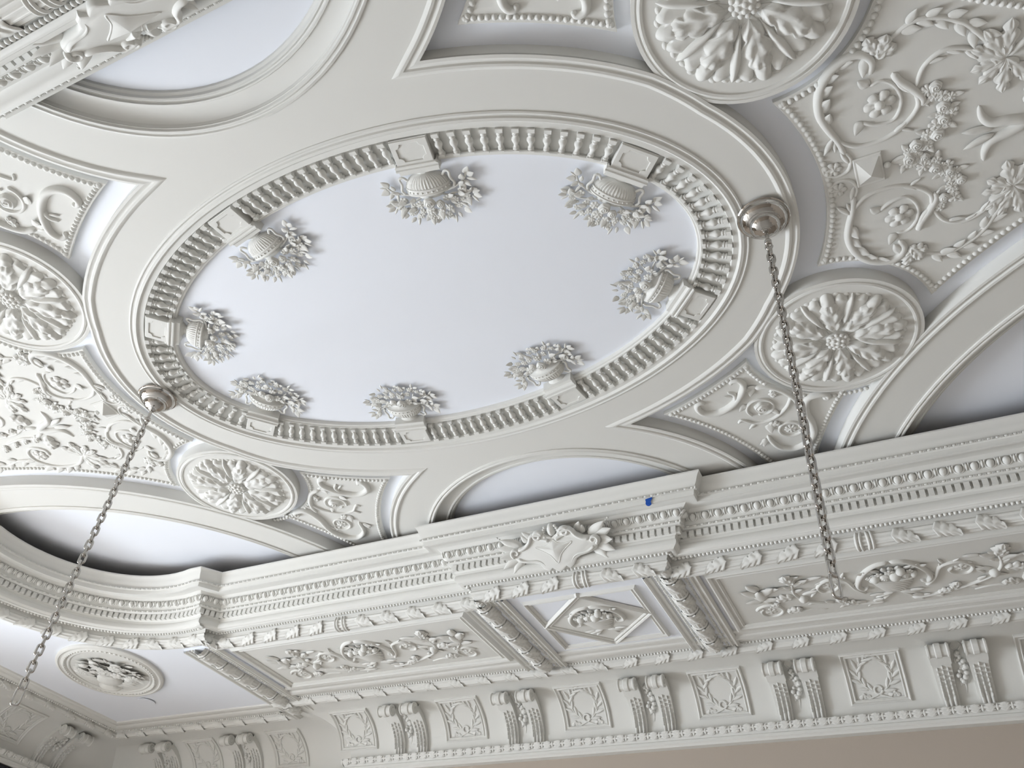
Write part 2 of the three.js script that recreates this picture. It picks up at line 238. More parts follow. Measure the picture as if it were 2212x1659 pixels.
// ================================================================ inner cornice: plan of its crown
const quad = [[0.82, 1.37], [0.82, 1.435], [2.26, 1.435], [2.34, 1.33], ...arc(2.585, 0.70, 0.647, -0.33, PI / 2 + 0.33, 22).slice(1, -1), [3.215, 0.455], [3.316, 0.374]];
const crownPath = (() => { const a = quad, b = quad.map((p) => [p[0], -p[1]]).reverse(); return [...a, ...b, ...a.map((p) => [-p[0], -p[1]]), ...b.map((p) => [-p[0], -p[1]])]; })();
const cornice = structure('trim_1', 'deep plaster cornice hanging below the ceiling'); cornice.position.y = H;
const reed = (co, cy, r, n, a0, a1, amp, k) => Array.from({ length: n + 1 }, (_, i) => { const t = i / n, a = lerp(a0, a1, t), q = r + amp * Math.cos(2 * PI * k * t); return [co + q * Math.cos(a), cy + q * Math.sin(a)]; });
{
  mesh(cornice, 'shaded_cornice_top', sweep(crownPath, [[0.9, -0.0305], [0.016, -0.0305]]), gapShade);  // cornice top coloured dark to deepen the shaded cavity above it
  const crown = [[0.03, -0.0302], [0.016, -0.0302], [0.011, -0.033], [0.011, -0.041], [0.017, -0.046], [0.024, -0.056], [0.029, -0.068], [0.034, -0.082], [0.043, -0.094], [0.046, -0.102], [0.043, -0.105], [0.042, -0.11], [0.045, -0.115], [0.053, -0.117], [0.057, -0.142], [0.062, -0.143], [0.077, -0.139], [0.095, -0.136], [0.112, -0.138], [0.122, -0.146], [0.126, -0.150], [0.131, -0.152], [0.141, -0.162], [0.153, -0.182], [0.157, -0.192], [0.159, -0.199]];
  mesh(cornice, 'crown_moulding', sweep(crownPath, crown), plaster);
  mesh(cornice, 'bed_moulding', sweep(crownPath, [[0.159, -0.199], [0.158, -0.207], [0.160, -0.214], [0.165, -0.218], [0.192, -0.220], [0.192, -0.252], [0.196, -0.257], [0.201, -0.259], [0.203, -0.272], [0.199, -0.28], [0.197, -0.292], [0.2, -0.304], [0.207, -0.31], [0.213, -0.314], [0.215, -0.319], [0.222, -0.322], [0.237, -0.321], [0.24, -0.312], [0.262, -0.312], [0.266, -0.322], [0.268, -0.334]]), plaster);
  mesh(cornice, 'reeded_roll', sweep(crownPath, reed(0.309, -0.35, 0.041, 44, PI * 0.86, PI * 2.12, 0.0022, 8)), plaster);
  mesh(cornice, 'roll_fillet', sweep(crownPath, [[0.34, -0.37], [0.352, -0.372], [0.358, -0.366], [0.366, -0.366], [0.37, -0.358]]), plaster);
  // egg-and-dart, dentils, beads, one by one where the photograph shows them
  const eggShell = grid(14, 6, (u, s) => { const a = s * PI / 2, t = u * 2 * PI; return [Math.sin(a) * Math.cos(t), Math.sin(a) * Math.sin(t) * (Math.sin(t) > 0 ? 0.8 : 1.15), Math.cos(a) * 0.8]; }, null, true);
  const cup = stem(Array.from({ length: 9 }, (_, i) => { const a = lerp(0.2 * PI, -1.2 * PI, i / 8); return [1.42 * Math.cos(a), 0.3 + 1.65 * Math.sin(a)]; }), 0.26, 0.26, { n: 16, k: 4 });
  const dart = leafShape({ w: 0.24, h: 0.3, tip: 0.8, curl: 0, nu: 4, nv: 4 });
  const place = (o, s, oo, y, lean) => { const nx = -s.tz, nz = s.tx, c = Math.cos(lean), sn = Math.sin(lean); orient(o, [s.x, y, s.z], [-s.tx, 0, -s.tz], [nx * -sn, c, nz * -sn], [-nx * c, -sn, -nz * c]); return o; };
  let n = 0; const eggs = stations(offset(crownPath, 0.1395, true), 0.064, true);
  const dartG = new THREE.BufferGeometry().copy(dart).rotateZ(PI).translate(0, 0.5, 0);
  for (const s of eggs) { if (!seen(s.x, -0.165, s.z)) continue; const k = Math.min(1, s.step / 0.064); place(mesh(cornice, 'egg', eggShell, plaster), s, 0, -0.1685, 0.8).scale.set(0.0165 * k, 0.0205, 0.018); place(mesh(cornice, 'egg_cup', cup, plaster), s, 0, -0.1685, 0.8).scale.set(0.0165 * k, 0.0165, 0.022);
    const e = { ...s, x: s.x + s.tx * s.step / 2, z: s.z + s.tz * s.step / 2 }; place(mesh(cornice, 'dart', dartG, plaster), e, 0, -0.1685, 0.8).scale.set(0.034 * k, 0.036, 0.034); }
  const dent = box(1, 1, 1);
  for (const s of stations(offset(crownPath, 0.184, true), 0.0365, true)) if (seen(s.x, -0.23, s.z)) place(mesh(cornice, 'dentil', dent, plaster), s, 0, -0.236, 0).scale.set(0.0245, 0.031, 0.02);
  let beads = 0;
  for (const s of stations(offset(crownPath, 0.2485, true), 0.0205, true)) if (seen(s.x, -0.318, s.z, 1.02) && beads++ < 420) place(mesh(cornice, 'bead', dome, plaster), s, 0, -0.3185, 0.9).scale.setScalar(0.0106);
  // the fine bead-and-reel lines, too small to pick apart singly
  const tiny = []; const reelG = mergeGeometries([box(0.0022, 1, 1, -0.0035, 0, 0), box(0.0022, 1, 1, 0.0035, 0, 0)]), m4 = new THREE.Matrix4(), ob = new THREE.Object3D();
  const oval = new THREE.SphereGeometry(1, 6, 4);
  for (const [oo, y, sp] of [[0.0425, -0.110, 0.034], [0.1585, -0.2075, 0.0365]]) for (const s of stations(offset(crownPath, oo, true), sp, true)) {
    if (!seen(s.x, y, s.z)) continue;
    for (const [gq, dx, sc] of [[oval, 0, [0.011, 0.0058, 0.0058]], [oval, s.step / 2, [0.0022, 0.0056, 0.0056]], [oval, s.step / 2 - 0.005, [0.0018, 0.0056, 0.0056]], [oval, s.step / 2 + 0.005, [0.0018, 0.0056, 0.0056]]]) { place(ob, { ...s, x: s.x + s.tx * dx, z: s.z + s.tz * dx }, 0, y, 0.4); ob.scale.set(...sc); ob.updateMatrix(); tiny.push(gq.clone().applyMatrix4(ob.matrix)); }
  }
  stuff(mesh(cornice, 'bead_and_reel', mergeGeometries(tiny), plaster));
}
// acanthus wraps and crossed ribbons on a roll of radius R (local: X along the roll, roll axis on X at y = z = 0, visible underside towards +Z / +Y)
function wrapLeaf(R, L, dir, ph = 0) { return grid(12, 24, (u, s) => { const t = u * 2 - 1, lobe = Math.pow(Math.abs(Math.sin(PI * (s * 3.5 + 0.1))), 0.6), env = Math.pow(Math.max(0, 1 - s), 0.42) * (0.62 + 0.38 * lobe) * Math.min(1, s * 9 + 0.35), a = ph + t * 1.25 * env + (s - 0.4) * 0.9, rib = Math.exp(-t * t * 26), h = 0.0015 + (0.0075 * (1 - Math.pow(Math.abs(t), 2.4)) + 0.0022 * Math.cos(2 * PI * (s * 3.5 - Math.abs(t) * 1.1)) * (1 - rib)) * Math.min(1, 2.4 * (1 - s)) + 0.004 * rib * (s < 0.9 ? 1 : 0) + 0.012 * Math.pow(s, 5); return [dir * (s - 0.5) * L + dir * 0.012 * Math.abs(t) * (1 - s), (R + h) * Math.sin(a), (R + h) * Math.cos(a)]; }); }
function wrapBand(R, x) { return grid(3, 16, (u, s) => { const a = lerp(-1.5, 1.5, s), h = 0.001 + 0.007 * Math.sin(PI * u); return [x + (u - 0.5) * 0.016 + Math.sign(x) * 0.006 * Math.cos(a * 1.2), (R + h) * Math.sin(a), (R + h) * Math.cos(a)]; }); }
const wrapG = [wrapLeaf(0.041, 0.118, 1), wrapLeaf(0.041, 0.118, -1)], bandG = [-0.03, -0.012, 0.012, 0.03].map((x) => wrapBand(0.041, x));
{
  const roll = offset(crownPath, 0.309, true), nrm = (s) => [-s.tz, s.tx];
  const runs = stations(roll, 0.175, true);
  for (const s of runs) {
    if (!seen(s.x, -0.36, s.z)) continue; const [nx, nz] = nrm(s), q = Math.SQRT1_2;
    const ax = Math.abs(s.x), far = s.z < 0, ctr = ax < 0.53 ? 0 : ax < 2.3 ? 1.45 : 9; const dd = ctr === 9 ? (Math.abs(s.x) - 2.95 > 0 ? 1 : -1) : ax - ctr;
    const set = (o) => orient(o, [s.x, -0.35, s.z], [s.tx, 0, s.tz], [nx * q, -q, nz * q].map((v) => v), [-nx * q, -q, -nz * q]);
    if (ctr !== 9 && Math.abs(dd) < s.step * 0.5) { for (const b of bandG) set(mesh(cornice, 'ribbon_band', b, plaster)); continue; }
    const outward = Math.sign(dd * s.x) * Math.sign(s.tx || 1) || 1;
    set(mesh(cornice, 'acanthus_wrap', wrapG[outward > 0 ? 0 : 1], plaster));
  }
}
// ================================================================ oval balustrade
const onCeiling = (g, x, z, y = 0) => { g.position.set(x, H + y, z); g.rotation.x = PI / 2; return g; };   // local X, Y = plan x, z; local Z = down
const PED = []; for (const [px, pz, sgn] of [[0.397, 0.7495, 1], [1.1305, 0.425, 1]]) for (const [sx, sz] of Q4) PED.push([px * sx, pz * sz]);
const pedT = (p) => Math.atan2(p[0] / E1[0], p[1] / E1[1]);
{
  const g = thing('oval_balustrade', 'oval plaster balustrade of small balusters and pedestals around the white ceiling field', 'balustrade'); g.position.y = H;
  const path = ellipse(...E1, 160);
  mesh(g, 'outer_rail', sweep(path, [[0.002, 0.003], [0, -0.004], [-0.006, -0.007], [-0.012, -0.003], [-0.017, -0.003], [-0.022, -0.009], [-0.032, -0.011], [-0.038, -0.004], [-0.040, -0.001], [-0.060, -0.001], [-0.062, 0.003], [-0.062, 0.02]]), plaster);
  mesh(g, 'back_panel', sweep(path, [[-0.060, 0.0175], [-0.172, 0.037]]), plaster);
  mesh(g, 'inner_rail', sweep(path, [[-0.166, 0.052], [-0.166, 0.026], [-0.17, 0.023], [-0.176, 0.023], [-0.179, 0.028], [-0.186, 0.03], [-0.189, 0.036], [-0.189, 0.05]]), plaster);
  // pedestals
  const wdt = 0.068, notch = (w, h, r) => { const o = []; for (const [sx, sy, a] of [[1, 1, PI], [-1, 1, 1.5 * PI], [-1, -1, 0], [1, -1, PI / 2]]) for (let i = 0; i <= 5; i++) { const t = a + (sx * sy > 0 ? 1.5 : 1.5) * 0; const b = { '11': [1.5 * PI, PI], '-11': [0, -PI / 2], '-1-1': [PI / 2, 0], '1-1': [PI, PI / 2] }['' + sx + sy], q = lerp(b[0], b[1], i / 5); o.push([sx * w + r * Math.cos(q), sy * h + r * Math.sin(q)]); } return o; };
  const body = toCreasedNormals(new THREE.ExtrudeGeometry(shapeOf([[-wdt, 0], [wdt, 0], [wdt, 0.112], [-wdt, 0.112]]), { depth: 0.05, bevelEnabled: false }).translate(0, 0, -0.05), 0.5);
  const face = raised([[-wdt, 0.004], [wdt, 0.004], [wdt, 0.1], [-wdt, 0.1]], 0.0045, [notch(0.05, 0.035, 0.017).map(([x, y]) => [x, y + 0.052])], 0.0012);
  const capProf = [[0.096, 0.004], [0.1, 0.010], [0.106, 0.0105], [0.109, 0.005], [0.114, 0.004], [0.118, 0.008], [0.124, 0.007], [0.127, 0.0], [0.131, -0.004], [0.145, -0.006], [0.147, -0.05]];
  const cap = (() => { const p = [], ix = []; const rows = [-1, 1].map((s) => capProf.map(([y, z], i) => [s * (0.074 + (i > 1 && i < 7 ? 0.006 : 0)), y, z])); for (const r of rows) for (const q of r) p.push(...q); const n = capProf.length; for (let i = 0; i < n - 1; i++) ix.push(i, i + 1, n + i + 1, i, n + i + 1, n + i); for (const b of [0, n]) { const c = p.length / 3; p.push(p[b * 3], 0.1, -0.05); for (let i = 0; i < n - 1; i++) ix.push(c, b + i, b + i + 1); } return geom(p, ix, 0.5); })();
  for (const p of PED) {
    const t = pedT(p), q = ellAt(...E1, t, -0.067); let nx = Math.sin(t) / E1[0], nz = Math.cos(t) / E1[1]; const l = Math.hypot(nx, nz); nx /= l; nz /= l;
    const pg = new THREE.Group(); pg.name = 'pedestal'; g.add(pg); orient(pg, [q[0], 0, q[1]], [-nz, 0, nx], [-nx, 0, -nz], [0, -1, 0]);   // local Y points to the middle of the oval
    mesh(pg, 'pedestal_body', body, plaster); mesh(pg, 'notched_face_panel', face, plaster); mesh(pg, 'pedestal_cap', cap, plaster);
  }
  // balusters
  const lathe = new THREE.LatheGeometry([[0.0, 0.014], [0.010, 0.014], [0.0125, 0.018], [0.0125, 0.021], [0.0095, 0.023], [0.0095, 0.025], [0.0125, 0.027], [0.0125, 0.030], [0.0085, 0.033], [0.0095, 0.037], [0.0145, 0.043], [0.016, 0.049], [0.0148, 0.055], [0.011, 0.062], [0.0088, 0.069], [0.0082, 0.076], [0.0095, 0.079], [0.012, 0.081], [0.012, 0.083], [0.009, 0.085], [0.0095, 0.087], [0.0125, 0.0885], [0.0125, 0.091]].map(([r, y]) => new THREE.Vector2(r, y)), 14);
  const bal = mergeGeometries([lathe, box(0.027, 0.0155, 0.027, 0, 0.0075, 0), box(0.024, 0.010, 0.024, 0, 0.095, 0)]);
  const ts = PED.map(pedT).map((t) => (t + 2 * PI) % (2 * PI)).sort((a, b) => a - b);
  const arcLen = (t0, t1) => { let s = 0, a = ellAt(...E1, t0, -0.1); for (let i = 1; i <= 60; i++) { const b = ellAt(...E1, lerp(t0, t1, i / 60), -0.1); s += d2(a, b); a = b; } return s; };
  ts.forEach((ta, i) => {
    const tb = i < 7 ? ts[i + 1] : ts[0] + 2 * PI, L = arcLen(ta, tb), free = L - 0.142, n = Math.round(free / 0.0535);
    const at = (s) => { let acc = 0, a = ellAt(...E1, ta, -0.1); for (let k = 1; k <= 400; k++) { const t = lerp(ta, tb, k / 400), b = ellAt(...E1, t, -0.1); acc += d2(a, b); a = b; if (acc >= s) return t; } return tb; };
    for (let k = 0; k < n; k++) {
      const t = at(0.071 + (k + 0.5) / n * free), q = ellAt(...E1, t, -0.0625); let nx = Math.sin(t) / E1[0], nz = Math.cos(t) / E1[1]; const l = Math.hypot(nx, nz); nx /= l; nz /= l;
      const c = Math.cos(0.17), s = Math.sin(0.17), o = mesh(g, 'baluster', bal, plaster);
      o.scale.set(0.92, 1.07, 0.92); orient(o, [q[0], 0.0045, q[1]], [-nz, 0, nx], [-nx * c, s, -nz * c], [-nx * s, -c, -nz * s]);
    }
  });
}
// ================================================================ flower urns on the pedestals
function buildUrn() {
  const g = thing('flower_urn', 'fluted plaster urn overflowing with roses and leaves, standing on a pedestal of the oval balustrade', 'urn', 'flower urns around the oval field');
  const half = (prof, flute = 0, nf = 26, n = 26) => grid(n, prof.length - 1, (u, s) => { const i = Math.min(prof.length - 2, Math.floor(s * (prof.length - 1) + 1e-6)), f = s * (prof.length - 1) - i, r0 = lerp(prof[i][0], prof[i + 1][0], f), y = lerp(prof[i][1], prof[i + 1][1], f), a = lerp(-0.1, PI + 0.1, u), r = r0 * (1 + flute * Math.cos(nf * a) * Math.min(1, r0 / 0.05)); return [r * Math.cos(a), y, Math.max(-0.004, r * Math.sin(a) * 0.75)]; }, 0.7);
  mesh(g, 'foot', half([[0.0, 0.0], [0.052, 0.0], [0.054, 0.006], [0.047, 0.011], [0.043, 0.016], [0.03, 0.022], [0.028, 0.03]]), plaster);
  mesh(g, 'bowl', half([[0.028, 0.029], [0.05, 0.033], [0.069, 0.043], [0.081, 0.055], [0.087, 0.067], [0.089, 0.078]], 0.03, 40, 80), plaster);
  const rim = mesh(g, 'rim_band', half([[0.089, 0.077], [0.095, 0.079], [0.096, 0.083], [0.092, 0.086], [0.092, 0.098], [0.097, 0.101], [0.095, 0.106], [0.074, 0.108], [0.058, 0.118], [0.055, 0.13], [0.0, 0.132]]), plaster);
  for (let i = 0; i < 13; i++) { const a = lerp(0.12, PI - 0.12, i / 12); const b = mesh(rim, 'rim_bead', dome, plaster); b.position.set(0.093 * Math.cos(a), 0.092, 0.07 * Math.sin(a)); b.scale.setScalar(0.0042); }
  for (const s of [-1, 1]) { mesh(g, 'handle', new THREE.TubeGeometry(new THREE.CatmullRomCurve3([[0.075, 0.046, 0.02], [0.09, 0.03, 0.022], [0.104, 0.034, 0.024], [0.102, 0.06, 0.024], [0.112, 0.088, 0.02], [0.104, 0.102, 0.02]].map(([x, y, z]) => new THREE.Vector3(x * s, y, z))), 14, 0.006, 6), plaster); }
  // roses and blossoms heaped over the rim
  for (const [x, y, z, r, k] of [[0.012, 0.145, 0.05, 0.027, rose], [-0.03, 0.16, 0.045, 0.02, rose], [0.052, 0.15, 0.04, 0.02, flower6], [-0.062, 0.142, 0.034, 0.018, flower5], [0.02, 0.186, 0.036, 0.02, flower6], [-0.02, 0.2, 0.03, 0.017, flower5], [0.085, 0.158, 0.028, 0.016, flower5], [-0.094, 0.16, 0.024, 0.016, flower6], [0.058, 0.192, 0.024, 0.015, flower5], [-0.058, 0.19, 0.026, 0.016, flower6], [0.122, 0.128, 0.022, 0.017, flower5], [-0.13, 0.122, 0.02, 0.016, flower5], [0.15, 0.158, 0.014, 0.014, flower6], [-0.145, 0.158, 0.014, 0.013, flower5], [0.0, 0.228, 0.018, 0.014, flower5], [0.11, 0.196, 0.014, 0.013, flower5], [0.03, 0.222, 0.016, 0.016, flower6], [-0.045, 0.226, 0.014, 0.015, flower5], [-0.1, 0.19, 0.014, 0.014, flower6], [0.075, 0.215, 0.014, 0.014, flower5], [0.135, 0.17, 0.014, 0.013, flower6], [-0.12, 0.17, 0.016, 0.014, flower5]])
    put(g, k === rose ? 'rose' : 'blossom', k, plaster, x, y, PI / 2 + rr(-0.6, 0.6), [r, r, r * 1.2], z, rr(-0.5, 0.2));
  for (const [pts, r] of [[[[0.05, 0.12], [0.1, 0.11], [0.15, 0.09], [0.175, 0.06]], 0.006], [[[-0.05, 0.12], [-0.1, 0.11], [-0.15, 0.085], [-0.17, 0.05]], 0.006], [[[0.04, 0.13], [0.1, 0.15], [0.17, 0.155]], 0.005], [[[-0.04, 0.13], [-0.1, 0.15], [-0.16, 0.17]], 0.005]]) { const o = mesh(g, 'twig', stem(pts, r, r * 0.6, { h: 1.4 }), plaster); o.position.z = 0.012; }
  const kinds = [leaf, leafRound, leaf, leafLong];
  for (let i = 0; i < 44; i++) { const a = lerp(-0.05, PI + 0.05, i / 43) + rr(-0.1, 0.1), d = [rr(0.1, 0.135), rr(0.05, 0.08), rr(0.08, 0.11)][i % 3]; put(g, 'leaf', kinds[i % 4], plaster, Math.cos(a) * d * 1.28, 0.13 + Math.sin(a) * d * 0.88, a + rr(-0.6, 0.6), rr(0.028, 0.042), i % 3 === 1 ? rr(0.02, 0.034) : rr(0.004, 0.016), rr(-0.15, 0.3)); }
  for (const s of [-1, 1]) for (const [x, y, a, z] of [[0.162, 0.066, -1.0, 0.012], [0.17, 0.07, -0.35, 0.014], [0.165, 0.08, 0.25, 0.016], [0.15, 0.088, 0.8, 0.016], [0.142, 0.085, -1.3, 0.014], [0.135, 0.095, 1.3, 0.018], [0.125, 0.1, -0.5, 0.02], [0.168, 0.152, -0.3, 0.01], [0.17, 0.158, 0.3, 0.01], [0.162, 0.16, 0.9, 0.012], [0.15, 0.15, -0.9, 0.014], [0.14, 0.165, 1.3, 0.014], [0.12, 0.17, 0.6, 0.016], [0.11, 0.135, 0.1, 0.022], [0.115, 0.12, 0.5, 0.02], [0.13, 0.14, -0.2, 0.018]]) put(g, 'leaf', kinds[Math.floor(rnd() * 4)], plaster, s * x, y, s > 0 ? a : PI - a, rr(0.032, 0.046), z, rr(-0.1, 0.3));
  return g;
}
function copyOf(g) { const base = g.name.replace(/_\d{3}$/, ''), c = g.clone(); c.name = numbered(base); c.userData = { ...g.userData }; scene.add(c); return c; }
{
  const urn = buildUrn();
  const urnLabel = ([x, z]) => (Math.abs(x) > 1 ? `plaster flower urn flanking the canopy nearer the ${x > 0 ? 'blue tape' : 'oval medallion'}, on the ${z < 0 ? 'taped' : 'untaped'} cornice side` : `plaster flower urn facing the ${z < 0 ? 'taped cornice' : 'untaped cornice'}, nearer the ${x > 0 ? 'tape' : 'medallion'} end`);
  PED.forEach((p, i) => { const o = i ? copyOf(urn) : urn; o.userData.label = urnLabel(p); const t = pedT(p), q = ellAt(...E1, t, -0.205); let nx = Math.sin(t) / E1[0], nz = Math.cos(t) / E1[1]; const l = Math.hypot(nx, nz); nx /= l; nz /= l; o.scale.set(0.9, 0.97, 0.64); orient(o, [q[0], H + 0.044, q[1]], [-nz, 0, nx], [-nx, 0, -nz], [0, -1, 0]); });
}
// ================================================================ rosette roundels
{
  const circ = (r, n = 64) => arc(0, 0, r, 0, 2 * PI, n).slice(0, -1), toLocal = (g) => g.rotateX(-PI / 2);   // plan (x, y, z) -> local (x, z, -y)
  const build = () => {
    const g = thing('rosette_roundel', 'round plaster boss with an eight-leaved acanthus rosette beside the oval band', 'rosette', 'rosette roundels around the oval');
    mesh(g, 'rim', toLocal(sweep(circ(0.328, 80), [[0, 0.06], [0, -0.001], [-0.012, -0.002], [-0.014, 0.001], [-0.018, 0.001], [-0.020, -0.004], [-0.026, -0.007], [-0.034, -0.005], [-0.037, 0.0], [-0.041, 0.001], [-0.043, 0.005], [-0.2, 0.007], [-0.328, 0.007]])), plaster);
    for (let i = 0; i < 8; i++) { const a = i * PI / 4; put(g, 'acanthus_leaf', rosetteLeaf, plaster, 0.04 * Math.cos(a), 0.04 * Math.sin(a), a, [0.25, 0.228, 0.2], -0.004); put(g, 'leaf_overlay', acanthus, plaster, 0.055 * Math.cos(a), 0.055 * Math.sin(a), a, [0.15, 0.175, 0.15], 0.003); put(g, 'leaf_spine', spine, plaster, 0.05 * Math.cos(a + PI / 8), 0.05 * Math.sin(a + PI / 8), a + PI / 8, [0.2, 0.21, 0.2], -0.006);
      for (const q of [-0.3, -0.15, 0.15, 0.3]) put(g, 'leaf_tip', dome, plaster, (0.256 - 0.1 * q * q) * Math.cos(a + q), (0.256 - 0.1 * q * q) * Math.sin(a + q), a, [0.016, 0.011, 0.010], -0.005); }
    const ctr = mesh(g, 'seed_head', dome, plaster); ctr.scale.set(0.047, 0.047, 0.026);
    for (let k = 0; k < 19; k++) { const ring = k ? (k < 7 ? 1 : 2) : 0, n = [1, 6, 12][ring], a = (k - [0, 1, 7][ring]) / n * 2 * PI + ring * 0.26, r = [0, 0.021, 0.038][ring]; const b = mesh(g, 'seed', dome, plaster); b.position.set(r * Math.cos(a), r * Math.sin(a), 0.026 * Math.sqrt(1 - (r / 0.05) ** 2) - 0.003); b.scale.set(0.0098, 0.0098, 0.008); }
    return g;
  };
  const r0 = build(); Q4.forEach(([sx, sz], i) => { const o = i ? copyOf(r0) : r0; o.userData.label = { '1-1': 'round acanthus rosette boss crossed by the chain hanging nearer the blue tape', '-1-1': 'round acanthus rosette boss between the curved cornice corner and the oval', '11': 'round acanthus rosette boss near the tape-side canopy, away from the taped cornice', '-11': 'round acanthus rosette boss near the medallion-side canopy, away from the taped cornice' }['' + sx + sz]; onCeiling(o, RC[0] * sx, RC[1] * sz); });
}
// ================================================================ beaded scroll panels in the sunken channels
const PY = 0.038;                                                  // panel face level
function beadedPanel(g, pts, m, radius = 0.0114, gap = 0.0232) {
  mesh(g, 'panel_slab', raised(pts, 0.024, [], 0.002).translate(0, 0, -0.024), m);
  const inset = offset(pts, -0.019, true, area(pts) > 0 ? -1 : 1);
  for (const s of stations(inset, gap, true)) { const b = mesh(g, 'bead', dome, m); b.position.set(s.x, s.z, -0.001); b.scale.set(radius, radius, radius * 0.95); }
}
function area(p) { let s = 0; for (let i = 0; i < p.length; i++) { const a = p[i], b = p[(i + 1) % p.length]; s += a[0] * b[1] - b[0] * a[1]; } return s; }
function leafy(g, m, pts, { n = 6, size = 0.05, side = 0, kind = leaf, from = 0.05, to = 1, spread = 0.75, z = 0.002, name = 'leaf' } = {}) {   // leaves springing from a stem
  const c = new THREE.CatmullRomCurve3(pts.map((p) => new THREE.Vector3(p[0], p[1], 0)), false, 'centripetal');
  for (let i = 0; i < n; i++) { const s = lerp(from, to, n > 1 ? i / (n - 1) : 0.5), q = c.getPoint(s), t = c.getTangent(s), a = Math.atan2(t.y, t.x), k = side || (i % 2 ? 1 : -1); put(g, name, kind, m, q.x, q.y, a + k * spread, size * rr(0.85, 1.1), z, 0.05); }
}
function garland(g, m, pts, n, size) {   // a thick swag of blossoms and leaves
  const c = new THREE.CatmullRomCurve3(pts.map((p) => new THREE.Vector3(p[0], p[1], 0)), false, 'centripetal');
  mesh(g, 'swag_core', stem(pts, size * 0.28, size * 0.2), m);
  for (let i = 0; i < n; i++) { const s = (i + 0.5) / n, q = c.getPoint(s), t = c.getTangent(s), o = ((i % 3) - 1) * size * 0.5, k = [flower5, flower8, rose, flower6][i % 4], r = size * rr(0.55, 0.82); put(g, k === rose ? 'rose' : 'blossom', k, m, q.x - t.y * o, q.y + t.x * o, rr(0, 6), [r, r, r * 1.1], size * 0.12); if (i % 2) put(g, 'leaf', leaf, m, q.x - t.y * o * 1.2, q.y + t.x * o * 1.2, Math.atan2(t.x * o, -t.y * o) + rr(-0.5, 0.5), size * 1.3, 0.002); }
}
